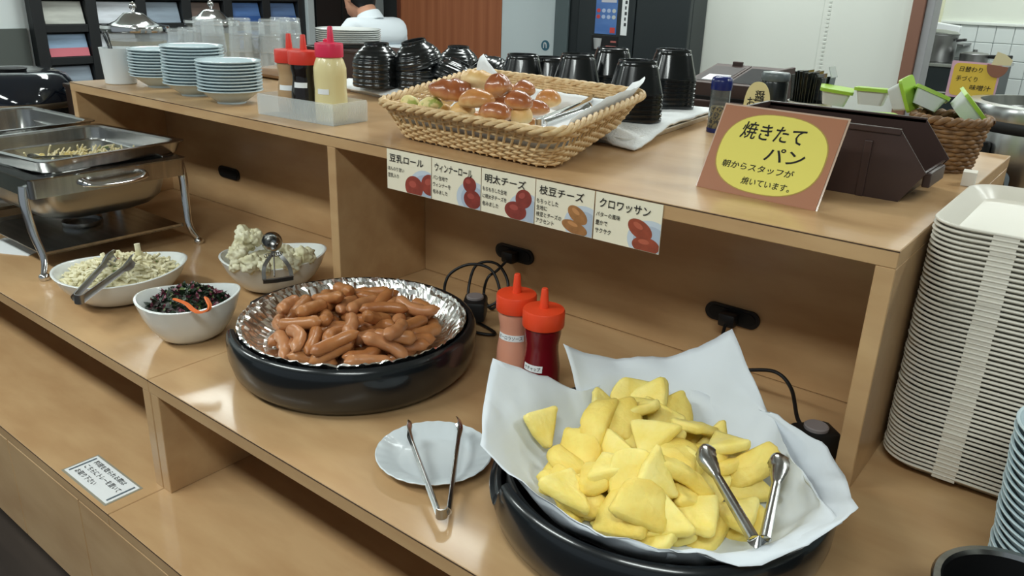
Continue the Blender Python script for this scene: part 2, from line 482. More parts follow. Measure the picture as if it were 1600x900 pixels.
# parchment sheets in the second griddle: polar surfaces given by boundary points
def polar_sheet(c, bnd, inner, rimr, rimz, flo, n=110, m=16, amp=.002, seed=0, lift=0, a_rng=None):
    """bnd: list of (Vector) boundary points around c; surface floor -> rim -> boundary"""
    B = sorted([((math.atan2(p.y-c[1], p.x-c[0])-(a_rng[0] if a_rng else 0)) % (2*PI), p) for p in bnd], key=lambda q: q[0])
    vs = []; fs = []
    full = a_rng is None
    span = 2*PI if full else (a_rng[1]-a_rng[0])
    cols = n if full else n+1
    for i in range(cols):
        th = span*i/n
        if full:
            k = 0
            while k < len(B) and B[k][0] <= th: k += 1
            a = B[k-1]; b = B[k % len(B)]
            da = (th-a[0]) % (2*PI); db = (b[0]-a[0]) % (2*PI) or 1e-6
        else:
            k = 1
            while k < len(B)-1 and B[k][0] <= th: k += 1
            a = B[k-1]; b = B[k]; da = th-a[0]; db = max(1e-6, b[0]-a[0])
        t = max(0, min(1, da/db))
        e = a[1].lerp(b[1], t)
        ang = th+(a_rng[0] if a_rng else 0)
        d = Vector((math.cos(ang), math.sin(ang), 0))
        er = math.hypot(e.x-c[0], e.y-c[1])
        for j in range(m+1):
            q = j/m
            if q <= .45:
                rr = inner*q/.45; zz = flo
                P = Vector((c[0], c[1], 0))+d*rr; P.z = zz
            elif q <= .65:
                s = (q-.45)/.2; rm = min(rimr, er)
                P = Vector((c[0], c[1], 0))+d*(inner+(rm-inner)*s); P.z = flo+(rimz-flo)*s**1.5
            else:
                s = (q-.65)/.35; rm = min(rimr, er)
                R0 = Vector((c[0], c[1], 0))+d*rm; R0.z = rimz
                P = R0.lerp(e, s)
                bulge = math.sin(s*PI)
                P.z += bulge*.002
            k = amp*(1 if q > .4 else .3)
            P.z += lift+k*noise.noise((P.x*28, P.y*28, seed))*2+k*.8*noise.noise((P.x*70, P.y*70, seed+3))
            P += d*k*noise.noise((ang*5, q*6, seed+5))*1.5
            if q > .5: P.z += .0035*(q-.5)*(abs(((ang*2.6+seed*.7) % 2)-1)*2-1)
            vs.append(P)
    for i in range(n):
        for j in range(m):
            a = i*(m+1)+j; b = ((i+1) % cols)*(m+1)+j
            fs.append((a, b, b+1, a+1))
    return vs, fs
def sheet_obj(name, vs, fs, m, label, cat, th=.0004):
    g = G(); g.raw(vs, fs)
    bmesh.ops.remove_doubles(g.bm, verts=g.bm.verts[:], dist=1e-5)
    o = single(name, g, m, label, cat, smooth=50)
    md = o.modifiers.new('solid', 'SOLIDIFY'); md.thickness = th
    return o
c = G2
def at_r(u, v, rad, back):
    d = ray(u, v); ox, oy = CAM.x-c[0], CAM.y-c[1]
    A = d.x**2+d.y**2; B_ = 2*(ox*d.x+oy*d.y); C0 = ox*ox+oy*oy-rad*rad
    q = math.sqrt(max(0, B_*B_-4*A*C0))
    return CAM+d*((-B_+(q if back else -q))/(2*A))
def rim_pt(deg, rad, z): return Vector((c[0]+rad*math.cos(math.radians(deg)), c[1]+rad*math.sin(math.radians(deg)), z))
bndA = [at_r(770, 560, .262, 1), at_r(757, 620, .245, 1), at_r(750, 690, .238, 0), at_r(790, 738, .218, 0), at_r(840, 775, .207, 0), at_r(890, 806, .202, 0), at_r(945, 838, .202, 0), at_r(1035, 860, .202, 0), at_r(1100, 870, .203, 0), at_r(1190, 880, .222, 0), at_r(1260, 860, .236, 0), at_r(1316, 816, .247, 0),
        at_z(1342, 795, .13), at_r(1318, 745, .226, 1), at_r(1290, 695, .216, 1), at_r(1218, 652, .205, 1), rim_pt(85, .2, .094), rim_pt(115, .2, .094), rim_pt(140, .2, .092), at_r(905, 617, .19, 1), at_r(860, 590, .225, 1)]
vs, fs = polar_sheet(c, bndA, .15, .198, .0965, .046, seed=1, amp=.0026)
sheet_obj('parchment_sheet', vs, fs, PARCH, 'white parchment sheet spread out underneath, its left corner standing up', 'paper')
bndB = [at_r(880, 540, .24, 1), at_r(905, 553, .236, 1), at_r(960, 561, .235, 1), at_r(1040, 562, .24, 1), at_r(1085, 548, .244, 1), at_r(1143, 515, .25, 1), at_r(1182, 605, .22, 1), at_z(1205, 660, .088), at_z(1228, 722, .085), at_z(1268, 770, .098), at_r(1318, 820, .244, 0), at_r(1250, 864, .235, 0), at_r(1185, 887, .23, 0), at_r(1110, 874, .207, 0), at_r(1045, 862, .203, 0)]
an = [math.atan2(p.y-c[1], p.x-c[0]) for p in bndB]
for k in range(1, len(an)):
    while an[k] > an[k-1]: an[k] -= 2*PI
vs, fs = polar_sheet(c, bndB, .15, .198, .0975, .047, seed=4, amp=.0026, lift=.003, a_rng=(an[-1]-.001, an[0]+.001), n=80)
sheet_obj('parchment_sheet', vs, fs, PARCH, 'white parchment sheet lying on top, with a tall pointed back corner', 'paper')

# omelette pieces
def omelet_mesh(kind, seed):
    rnd = random.Random(seed)
    if kind == 0: pl = [(-.034, -.026), (.036, -.020), (.004, .036)]
    elif kind == 1: pl = [(-.034, -.022), (.034, -.026), (.024, .026), (-.016, .030)]
    else: pl = [(-.040, -.012), (.038, -.018), (.030, .012), (-.010, .022), (-.036, .012)]
    P = [Vector((x*rnd.uniform(.95, 1.25), y*rnd.uniform(.95, 1.25))) for x, y in pl]
    out = []
    n = len(P)
    for i in range(n):
        p = P[i]; u = (P[i-1]-p); v = (P[(i+1) % n]-p)
        u = u.normalized()*min(.013, u.length*.36); v = v.normalized()*min(.013, v.length*.36)
        for k in range(5):
            t = k/4
            out.append((p+u)*(1-t)**2+p*2*t*(1-t)+(p+v)*t*t)
        q = (p+v).lerp(P[(i+1) % n]-v, .5)
        out.append(q*1.03)
    rings = []
    th = rnd.uniform(.0075, .0098); cx = sum((p for p in out), Vector((0, 0)))/len(out)
    bend = rnd.uniform(-6, 6)
    for s, z in ((.35, -.95), (.88, -.9), (.985, -.55), (1.0, 0), (.985, .5), (.92, .85), (.72, .98), (.4, 1.08), (.05, 1.1)):
        ring = []
        for p in out:
            q = cx+(p-cx)*s
            zz = z*th+bend*q.x*q.x+.0032*noise.noise((q.x*60, q.y*60, seed))+.0014*noise.noise((q.x*150, q.y*150, seed))
            ring.append((q.x+.0032*noise.noise((q.y*80, z*1.2, seed)), q.y+.0032*noise.noise((q.x*80, z*1.2, seed+9)), zz))
        rings.append(ring)
    g = G(); g.rings(rings, capt=True)
    return g.mesh('omelette', 70)
OM = [mat('egg_yellow_%d' % i, a, .55, rgb2=b, scale=(30, 30, 30), sss=.2, bump=.3, bscale=150) for i, (a, b) in enumerate((((240, 216, 112), (246, 228, 140)), ((242, 220, 122), (234, 204, 98)), ((246, 228, 142), (240, 216, 116))))]
omesh = []
for i in range(12):
    me = omelet_mesh(i % 3, i+3); me.materials.append(OM[(i*5+i//3) % 3]); omesh.append(me)
hp = Heap(G2[0], G2[1], .24, .051, (.14, .06, .05))
# pixel positions read off the pile, first the low ring and then what lies on it
pix = [(850,685),(880,735),(885,770),(940,665),(985,640),(1020,650),(1050,660),(1080,690),(1120,700),(1150,735),(1165,760),(1160,800),(1110,810),(1060,815),(1025,825),(970,810),(925,775),(920,700),(960,720),(1000,700),(1040,720),(1080,750),(1000,760),(1050,780),(960,760),(1110,760),
       (905,690),(895,765),(950,640),(1015,635),(1040,655),(1130,720),(1170,735),(1150,790),(1090,800),(1035,815),(970,800),(930,750),(990,720),(1060,730),(1020,770),(1080,770),
       (900,700),(880,760),(955,650),(995,672),(1050,705),(1100,690),(950,735),(985,750),(1030,760),(1000,790),(1070,745),(1020,690),(960,690),(1045,675),(975,655),(935,655),(1000,640),(1085,665),(1140,700)]
for k, (u, v) in enumerate(pix):
    p = at_z(u, v, .07 if k < 26 else .085 if k < 42 else .10)
    x, y = p.x, p.y
    dd = math.hypot(x-G2[0], y-G2[1])
    if dd > .165: x = G2[0]+(x-G2[0])*.165/dd; y = G2[1]+(y-G2[1])*.165/dd
    L = .045; hs = []
    for i in range(3):
        a = i*2*PI/3+.5
        hs.append((x+.02*math.cos(a), y+.02*math.sin(a), hp.maxin(x+.02*math.cos(a), y+.02*math.sin(a), .006)))
    p0, p1, p2 = (Vector(q) for q in hs)
    nrm = (p1-p0).cross(p2-p0).normalized()
    if nrm.z < 0: nrm = -nrm
    nrm = (nrm+Vector((random.uniform(-.35, .45), random.uniform(-.75, .15), 0))).normalized()
    if nrm.z < .62: nrm = Vector((nrm.x, nrm.y, .62+.2*random.random())).normalized()
    zc = sum(q[2] for q in hs)/3+.0055
    for i in range(3):
        q = hs[i]; zz = zc-(nrm.x*(q[0]-x)+nrm.y*(q[1]-y))/nrm.z
        if q[2] > zz-.004: zc += (q[2]-(zz-.004))*.18
    o = link('omelette_piece', omesh[(k*7+k//5) % 12], loc=(x, y, zc))
    o.rotation_euler = (nrm.to_track_quat('Z', 'Y').to_matrix().to_4x4() @ Matrix.Rotation(random.random()*6.28, 4, 'Z')).to_euler()
    tag(o, 'thick yellow omelette wedge piled on the parchment-lined griddle', 'omelette', 'omelette pieces on the parchment')
    for ddx, ddy in ((0, 0), (.016, 0), (-.016, 0), (0, .016), (0, -.016)):
        zz = zc-(nrm.x*ddx+nrm.y*ddy)/nrm.z
        hp.add(x+ddx, y+ddy, zz-.001, .013, .35)

# ------------------------------------------------------------------ tongs
def tongs(name, label, hinge, tip1, tip2, wdir, wid, headw=None, headl=.25, m=CHROME, bow=.0, scallop=False, group=None, handle=None):
    hinge, tip1, tip2 = Vector(hinge), Vector(tip1), Vector(tip2)
    t = thing(name, label, 'tongs', hinge, 0, group)
    ax = ((tip1+tip2)/2-hinge).normalized()
    sd = (tip1-tip2); sd = (sd-ax*sd.dot(ax)).normalized()
    hw = headw or wid
    for s, tip in ((1, tip1-hinge), (-1, tip2-hinge)):
        st = sd*s*wid*.45
        pts = []; wd = []
        n = 34
        for i in range(n+1):
            q = i/n
            p = st.lerp(tip, q)+sd*s*bow*math.sin(q*PI)
            if q > 1-headl*.4: p = p-sd*s*.006*((q-(1-headl*.4))/(headl*.4))
            pts.append(p)
            if q > 1-headl:
                e = (q-(1-headl))/headl
                wd.append(wid*.75+(hw-wid*.75)*math.sin(min(1, e*1.25)*PI/2)*(1 if e < .8 else math.sqrt(max(.15, 1-((e-.8)/.2)**2*.8)))*(1-.10*(i % 2) if scallop else 1))
            else: wd.append(wid*(1-.25*q))
        a = part('arm', G().channel(pts, wd, wdir), m, t, 40)
        if handle:
            k = int(n*.45)
            part('grip', G().ribbon(pts[:k], [x*1.12 for x in wd[:k]], .004, wdir), handle, a, 40)
    sp = [(sd*wid*.45*math.cos(a)-ax*wid*.35*math.sin(a)) for a in [PI*i/10 for i in range(11)]]
    part('hinge', G().ribbon(sp, wid*1.04, .0018, wdir), m, t, 50)
    return t

tongs('serving_tongs', 'slim steel tongs resting open on the small white plate', at_z(690, 800, .018), at_z(631, 662, .040), at_z(718, 656, .042), (0, 0, 1), .015, .018, m=STEEL)
tongs('serving_tongs', 'steel tongs with scalloped heads resting on the omelette pile', at_z(1186, 842, .110), at_z(1094, 700, .128), at_z(1222, 714, .135), (.75, .62, .45), .0135, .026, m=STEEL, scallop=True, headl=.36)

# small plate
def lathe_obj(name, prof, m, label, cat, loc, n=48, group=None, fn=None, smooth=40):
    return single(name, G().lathe(prof, n, fn=fn), m, label, cat, group, smooth=smooth, loc=loc)
pc = (at_z(588, 705, .015)+at_z(763, 705, .015))/2
def flute(p, a, k):
    x, y, z = p
    if k in (3, 4, 5, 6): z += .00045*math.sin(a*28+k*.25)
    return (x, y, z)
lathe_obj('plate', [(.045, 0), (.05, 0), (.055, .004), (.07, .010), (.084, .0165), (.0855, .0185), (.084, .0195), (.069, .0135), (.056, .0075), (.05, .006), (.0005, .006)], mat('plate_white', (214, 222, 226), .18, coat=.3), 'small white plate with fluted rim between the two griddles', 'plate', (pc.x+.005, pc.y-.002, 0), 224, fn=flute)

# ------------------------------------------------------------------ squeeze bottles
def bottle(loc, label, liquid, cap, h=.145, r=.031, style=0, text=None, tz=.075, face=None, waist=True):
    t = thing('squeeze_bottle', label, 'bottle', loc)
    if style == 0:
        pr = [(r*.9, 0), (r*1.02, .004), (r*1.06, .03), (r*1.0, h*.5), (r*.88, h*.68), (r*.88, h*.78), (r*.98, h*.9), (r*.98, h), (r*.4, h)]
    else:
        pr = [(r*.9, 0), (r*1.0, .004), (r*1.0, .05), (r*.97, h*.5), (r*1.0, h*.7), (r*1.0, h*.82), (r*.86, h*.93), (r*.72, h), (r*.4, h)]
    pr = [(a, b) for a, b in pr]
    part('body', G().lathe(pr, 36), liquid, t, 40)
    cr = r*1.12 if style == 0 else r*.86
    part('cap', G().lathe([(cr*.98, h-.002), (cr, h), (cr*1.0, h+.024), (cr*.96, h+.027), (cr*.35, h+.029)], 36, capt=True), cap, t, 40)
    ncx = 0 if style == 0 else .006
    part('nozzle', G().lathe([(.0085, h+.026), (.0075, h+.034), (.0055, h+.06), (.0045, h+.062), (.002, h+.062)], 20, M=Matrix.Translation((ncx, 0, 0)), capt=True), cap, t, 40)
    if style == 1:
        part('cap_tab', G().lathe([(.006, h+.026), (.006, h+.033), (.003, h+.035)], 14, M=Matrix.Translation((-.015, .004, 0)), capt=True), cap, t)
    if text is not None:
        f = face
        def rad(z):
            for (ra, za), (rb, zb) in zip(pr[:-1], pr[1:]):
                if za <= z <= zb and zb > za: return ra+(rb-ra)*(z-za)/(zb-za)
            return r
        wl = text[1]; hl = .0115
        def wrap(x, y, e=.0006):
            z = tz+y; q = rad(min(z, h))+e; a = f+x/q
            return (q*math.cos(a), q*math.sin(a), z)
        g = G(); n = 12
        g.raw([wrap(-wl/2+wl*i/n, j*hl) for i in range(n+1) for j in (0, 1)], [(2*i, 2*i+2, 2*i+3, 2*i+1) for i in range(n)])
        lb = part('label_strip', g, WHITEP, t)
        if text[0]:
            lettering(lb, [(text[0], -wl/2+.003, .0025, .0068, wl-.006, 0)], lambda x, y: wrap(x, y, .0011), m=mat('grey_ink', (60, 62, 66), .8))
    return t
fc = math.atan2(CAM.y+.07, CAM.x+.55)
PINK = mat('pink_sauce', (214, 148, 122), .35, rgb2=(222, 160, 134), scale=(10, 10, 10), coat=.3)
KET = mat('ketchup_red', (112, 16, 26), .25, coat=.4)
bottle((-.562, -.064, 0), 'orange-capped squeeze bottle of pink sauce behind the parchment', PINK, REDCAP, text=('オーロラソース', .052), tz=.093, face=fc-.35)
bottle((-.487, -.088, 0), 'orange-capped squeeze bottle of dark red ketchup behind the parchment', KET, REDCAP, text=('ケチャップ', .036), tz=.070, face=fc-.55)

# ------------------------------------------------------------------ griddle cords and plugs
def cord(pts, label, slotp, plug, plugdir, name='power_cord'):
    t = thing(name, label, 'cord', (0, 0, 0))
    part('cable', G().tube(smooth_path(pts, 8), .0032, 8), BLACKM, t, 60)
    # plug at wall slot
    p = slotp
    part('wall_plug', G().box((p.x-.016, YB-.032, p.z-.016), (p.x+.016, YB-.006, p.z+.010), .005), BLACKM, t)
    q = Vector(plug)
    M = Matrix.Translation(q) @ Matrix.Rotation(plugdir, 4, 'Z')
    pb = part('control_plug', G().box((-.024, -.032, -.022), (.024, .032, .022), .008, M), BLACKM, t)
    part('dial', G().lathe([(.018, .022), (.018, .026), (.016, .0275)], 24, M=M, capt=True), mat('dial_grey', (130, 122, 122), .4), pb)
    return t
q1 = at_z(742, 480, .035)
cord([(S2.x, YB-.03, S2.z-.01), (S2.x-.01, YB-.05, S2.z-.03), (S2.x-.02, YB-.07, .06), (S2.x-.025, YB-.075, .02), (S2.x+.02, YB-.10, .008), (S2.x+.03, YB-.06, .05), (S2.x-.01, YB-.05, .09), (S2.x-.055, YB-.07, .08), (S2.x-.05, YB-.10, .02), (S2.x-.01, YB-.12, .006), (S2.x+.03, YB-.09, .03), (S2.x+.0, YB-.08, .085), (S2.x-.05, YB-.10, .092), (S2.x-.085, YB-.13, .06), (S2.x-.06, YB-.15, .01), (q1.x+.07, q1.y-.02, .006), (q1.x+.04, q1.y-.05, .008), (q1.x-.01, q1.y-.04, .02), (q1.x-.004, q1.y-.02, .03)], 'coiled black power cord with control plug of the sausage griddle', S2, (q1.x, q1.y, .034), .6)
q2 = at_z(1272, 685, .04)
cord([(S3.x, YB-.03, S3.z-.01), (S3.x+.01, YB-.06, S3.z-.03), (S3.x+.03, YB-.08, .03), (S3.x+.07, YB-.10, .05), (S3.x+.13, YB-.12, .075), (S3.x+.17, YB-.15, .07), (q2.x-.03, q2.y+.01, .055), (q2.x-.005, q2.y+.0, .05)], 'black power cord with control plug beside the parchment-lined griddle', S3, (q2.x, q2.y, .036), -.75)

# ------------------------------------------------------------------ boat bowls
def boat_bowl(label, c, L, W, h, rz, raise_, egg=.18, group='white oval serving bowls'):
    t = thing('serving_bowl', label, 'bowl', (c[0], c[1], 0), rz, group)
    n = 72
    def ring(s, z, off=0, rs=1):
        out = []
        for i in range(n):
            a = 2*PI*i/n
            ca, sa = math.cos(a), math.sin(a)
            x = (L/2*s-off)*math.copysign(abs(ca)**.92, ca); y = (W/2*s-off)*sa*(1-egg*ca)
            out.append((x, y, z+raise_*rs*abs(ca)**2.2*(1 if ca > 0 else .75)))
        return out
    R = [ring(.40, 0, 0, 0), ring(.46, .001, 0, 0), ring(.62, h*.14, 0, .05), ring(.78, h*.38, 0, .25), ring(.90, h*.65, 0, .55), ring(.97, h*.88, 0, .85), ring(1.0, h*.985, 0, 1), ring(1.0, h, .001, 1),
         ring(1.0, h, .0045, 1), ring(.985, h*.96, .005, .97), ring(.95, h*.82, .006, .8), ring(.87, h*.6, .006, .5), ring(.72, h*.34, .006, .2), ring(.55, h*.14, .005, .05), ring(.3, h*.09, 0, 0), ring(.02, h*.085, 0, 0)]
    part('body', G().rings(R), CERAM, t, 50)
    return t
def mound(c, L, W, rz, z0, h, seed, amp, ns, n=56, m=22, egg=.15, sc=.8):
    g = G(); rings = []
    M = Matrix.Translation((c[0], c[1], 0)) @ Matrix.Rotation(rz, 4, 'Z')
    for j in range(m+1):
        q = 1-j/m*.98; ring = []
        for i in range(n):
            a = 2*PI*i/n
            x = L/2*sc*q*math.cos(a); y = W/2*sc*q*math.sin(a)*(1-egg*math.cos(a))
            z = z0+h*(1-q**2.0)+amp*min(1, (1-q)*6+.2)*(noise.noise((x*ns, y*ns, seed))+.6*noise.noise((x*ns*2.2, y*ns*2.2, seed+4)))
            ring.append((x, y, z))
        rings.append(ring)
    g.rings(rings, M, capb=True, capt=True)
    return g, M
def scatter_on(c, L, W, rz, z0, h, k, rnd, sc=.75, egg=.15):
    out = []
    M = Matrix.Translation((c[0], c[1], 0)) @ Matrix.Rotation(rz, 4, 'Z')
    for _ in range(k):
        q = math.sqrt(rnd.random()); a = rnd.random()*2*PI
        x = L/2*sc*q*math.cos(a); y = W/2*sc*q*math.sin(a)*(1-egg*math.cos(a))
        out.append(M @ Vector((x, y, z0+h*(1-q*q))))
    return out
def shreds(pts, rnd, r, l0, l1, n=5, curl=.4, up=.5):
    g = G()
    for p in pts:
        d = Vector((rnd.uniform(-1, 1), rnd.uniform(-1, 1), rnd.uniform(-.3, up))).normalized()
        e = d.orthogonal().normalized(); L = rnd.uniform(l0, l1)
        pp = [p+d*L*(k/4-.5)+e*curl*L*((k/4-.5)**2) for k in range(5)]
        g.tube(pp, r*rnd.uniform(.8, 1.2), n)
    return g
rnd = random.Random(11)
# pasta salad
sc_ = (-1.44, -.315); srz = math.atan2(.231, .09)
boat_bowl('white oval bowl of pale cabbage salad beside the chafing dish', sc_, .268, .225, .066, srz, .012, .16)
SALM = mat('creamy_salad', (222, 214, 180), .5, rgb2=(206, 198, 160), scale=(60, 60, 60), bump=.4, bscale=120)
g, M = mound(sc_, .262, .215, srz, .050, .036, 2, .006, 50, sc=.86)
so = single('cabbage_salad', g, SALM, 'creamy cabbage salad with bits of ham and cucumber in the white bowl', 'salad', kind='stuff', smooth=60)
part('cabbage_shreds', shreds(scatter_on(sc_, .262, .215, srz, .054, .038, 330, rnd, .84), rnd, .0032, .014, .034, 6), mat('cabbage_shred', (232, 226, 196), .45, rgb2=(214, 206, 164), scale=(50, 50, 50)), so, 60)
part('ham_bits', shreds(scatter_on(sc_, .262, .215, srz, .054, .034, 34, rnd, .68), rnd, .0026, .008, .016, 5), mat('ham_pink', (206, 150, 130), .5), so, 60)
part('cucumber_bits', shreds(scatter_on(sc_, .262, .215, srz, .054, .034, 30, rnd, .7), rnd, .0036, .008, .018, 5), mat('cucumber_green', (112, 128, 74), .5), so, 60)
pm = at_z(218, 402, .086)
part('macaroni', G().tube([pm, pm+Vector((-.004, 0, .03))], .006, 10), MATS['cabbage_shred'], so, 60)
tongs('salad_tongs', 'steel salad tongs laid across the cabbage salad bowl', at_z(124, 466, .078), at_z(178, 397, .105), at_z(216, 404, .10), (.2, 0, 1), .019, .030, m=STEELD, headl=.28)
# seaweed salad
gc = (-1.15, -.33); grz = math.atan2(.151, .089)
boat_bowl('smaller white egg-shaped bowl of dark green salad with orange tongs', gc, .192, .158, .082, grz, .012, .15)
g, M = mound(gc, .19, .150, grz, .064, .032, 6, .004, 60, sc=.86)
so = single('seaweed_salad', g, mat('dark_seaweed', (38, 50, 34), .45, rgb2=(56, 34, 40), scale=(45, 45, 45), bump=.5, bscale=150), 'dark green and purple seaweed salad in the egg-shaped bowl', 'salad', kind='stuff', smooth=60)
def leaves(pts, rnd, s):
    g = G()
    for p in pts:
        d = Vector((rnd.uniform(-1, 1), rnd.uniform(-1, 1), rnd.uniform(-.2, .7))).normalized(); e = d.orthogonal().normalized(); f = d.cross(e)
        L = rnd.uniform(.6, 1.3)*s; W = L*.4
        vs = [p-d*L*.5, p-d*L*.1+e*W*.5+f*W*.3, p-d*L*.1-e*W*.5+f*W*.3, p+d*L*.3+e*W*.4-f*W*.2, p+d*L*.3-e*W*.4-f*W*.2, p+d*L*.6]
        g.raw(vs, [(0, 1, 2), (1, 3, 4, 2), (3, 5, 4)])
    return g
part('green_leaves', leaves(scatter_on(gc, .19, .150, grz, .070, .032, 300, rnd, .8), rnd, .016), mat('seaweed_leaf', (36, 58, 36), .4, rgb2=(22, 34, 24), scale=(60, 60, 60)), so, 0)
part('light_leaves', leaves(scatter_on(gc, .19, .150, grz, .072, .032, 70, rnd, .75), rnd, .013), mat('seaweed_light', (92, 108, 62), .4), so, 0)
part('purple_leaves', leaves(scatter_on(gc, .19, .150, grz, .072, .032, 110, rnd, .8), rnd, .014), mat('red_cabbage', (112, 52, 68), .4), so, 0)
ORT = mat('orange_tongs_plastic', (236, 120, 62), .35)
t = thing('salad_tongs', 'small orange plastic tongs on the dark green salad', 'tongs', at_z(313, 488, .092))
o0 = t.location.copy()
pp = [at_z(272, 467, .108), at_z(290, 474, .104), at_z(302, 484, .098), at_z(313, 488, .096), at_z(324, 484, .098), at_z(327, 476, .103), at_z(322, 465, .108)]
part('arm', G().ribbon([p-o0 for p in smooth_path(pp, 6)], [.008+.007*math.sin(PI*i/36) for i in range(37)], .003, (.6, -.7, .25)), ORT, t, 50)
# potato salad
pcn = (-1.262, -.055); prz = math.atan2(.211, .117)
boat_bowl('white oval bowl of potato salad with an ice-cream scoop in it', pcn, .235, .19, .074, prz, .012, .15)
POT = mat('potato_salad', (226, 222, 196), .55, rgb2=(212, 206, 168), scale=(30, 30, 30), bump=.35, bscale=130)
g, M = mound(pcn, .232, .185, prz, .05, .035, 12, .010, 42, sc=.84)
so = single('potato_salad', g, POT, 'lumpy pale potato salad heaped in the white bowl with the scoop', 'salad', kind='stuff', smooth=60)
for (u, v, z, r) in ((384, 375, .115, .024), (372, 398, .10, .022), (398, 372, .12, .016), (392, 412, .095, .02), (475, 400, .085, .022), (455, 412, .082, .02), (370, 415, .08, .016), (445, 395, .09, .018), (415, 418, .09, .015)):
    p = at_z(u, v, z)
    gg = G(); gg.lathe([(r*math.sin(PI*k/24)+1e-4, -r*math.cos(PI*k/24)) for k in range(25)], 36)
    for vv in gg.bm.verts:
        k = 1+.55*noise.noise(vv.co*60+Vector((u, v, 0)))+.30*noise.noise(vv.co*150+Vector((v, u, 0)))+.12*noise.noise(vv.co*380+Vector((v, u, 0)))
        vv.co = vv.co*k+p
    part('lump', gg, POT, so, 70)
# scoop
sp = at_z(425, 378, .145)
t = thing('ice_cream_scoop', 'steel spring-handled ice-cream scoop resting in the potato salad', 'scoop', sp)
part('scoop_bowl', G().lathe([(.0215*math.sin(PI*k/16)+1e-4, -.0215*math.cos(PI*k/16)) for k in range(13)], 24, M=Matrix.Rotation(.9, 4, 'X') @ Matrix.Rotation(.5, 4, 'Y')), STEEL, t, 60)
q = [at_z(428, 393, .130)-sp, at_z(415, 412, .118)-sp, at_z(412, 424, .108)-sp, at_z(413, 437, .098)-sp]
part('handle', G().ribbon(smooth_path(q, 5), .008, .002, (1, .6, 0)), STEELD, t)
q = [at_z(432, 393, .130)-sp, at_z(446, 408, .116)-sp, at_z(453, 420, .108)-sp, at_z(456, 433, .098)-sp]
part('handle', G().ribbon(smooth_path(q, 5), .008, .002, (1, .6, 0)), STEELD, t)
q = [at_z(428, 397, .128)-sp, at_z(429, 432, .1)-sp]
part('rod', G().tube(q, .0016, 6), STEELD, t)
part('thumb_bar', G().ribbon([at_z(411, 440, .097)-sp, at_z(433, 438, .097)-sp, at_z(458, 434, .098)-sp], .009, .004, (0, -.5, 1)), STEELD, t)
e1 = at_z(414, 400, .128)-sp; e2 = at_z(441, 396, .128)-sp
part('spring', G().tube([e1.lerp(e2, i/60)+Vector((.0, .0042*math.cos(i*.9), .0042*math.sin(i*.9))) for i in range(61)], .0009, 5), STEEL, t, 60)

# ------------------------------------------------------------------ chafing dishes
def chafer(x1, label):
    """x1: right end; body runs to the left"""
    x0 = x1-.41; y0, y1 = -.375, -.005; zf = .228
    ox, oy = (x0+x1)/2, (y0+y1)/2
    t = thing('chafing_dish', label, 'chafing dish', (ox, oy, 0), 0, 'steel chafing dishes')
    hx, hy = .205, .185
    def rr(dx, r, z): return [(x, y, z) for x, y in rrect(-hx+dx, -hy+dx, hx-dx, hy-dx, r, 7)]
    part('frame', G().rings([rr(-.006, .012, zf), rr(.028, .03, zf), rr(.03, .03, zf-.003), rr(.006, .012, zf-.003), rr(.002, .012, zf-.045), rr(0, .012, zf-.045), rr(-.001, .012, zf-.004), rr(-.006, .012, zf)], capb=False), STEEL, t, 30)
    part('water_pan', G().rings([rr(.10, .06, .10), rr(.075, .06, .103), rr(.05, .06, .115), rr(.034, .055, .135), rr(.028, .05, .165), rr(.022, .04, zf-.004), rr(.026, .04, zf-.004), rr(.03, .05, .165), rr(.06, .06, .115), rr(.1, .06, .108)], capt=True), mat('satin_steel', (176, 176, 172), .3, 1), t, 40)
    for sx in (-1, 1):
        for sy in (-1, 1):
            p = [(sx*(hx-.03), sy*(hy+.002), zf-.02), (sx*(hx-.028), sy*(hy+.006), zf-.06), (sx*(hx-.02), sy*(hy+.002), .10), (sx*(hx-.004), sy*(hy-.004), .045), (sx*(hx+.012), sy*(hy+.008), .012)]
            lg = part('leg', G().tube(smooth_path(p, 6), [.0125-.0055*i/24 for i in range(25)], 12, flat=.6), CHROME, t, 60)
            part('foot', G().lathe([(.006, 0), (.011, .001), (.0125, .006), (.011, .012), (.005, .016)], 18, M=Matrix.Translation(p[-1]) @ Matrix.Translation((0, 0, -.012)), capt=True), CHROME, lg, 60)
        hp_ = [(sx*(hx), -.075, zf-.022), (sx*(hx+.02), -.07, zf-.024), (sx*(hx+.03), -.045, zf-.028), (sx*(hx+.032), 0, zf-.03), (sx*(hx+.03), .045, zf-.028), (sx*(hx+.02), .07, zf-.024), (sx*hx, .075, zf-.022)]
        part('handle', G().tube(smooth_path(hp_, 5), [.010-.0035*math.sin(PI*i/30) for i in range(31)], 10, flat=.7), CHROME, t, 60)
    part('base_shelf', G().box((-hx+.02, -hy+.012, .045), (hx-.02, hy-.012, .048), .001).box((-hx+.02, -hy+.012, .045), (-hx+.023, hy-.012, .053)).box((hx-.023, -hy+.012, .045), (hx-.02, hy-.012, .053)), STEEL, t, 0)
    for s in (0,):
        part('burner_holder', G().lathe([(.045, .048), (.047, .052), (.047, .06), (.044, .06), (.043, .052), (.001, .052)], 32, M=Matrix.Translation((s, 0, 0))), STEELD, t, 50)
    return t, ox, oy
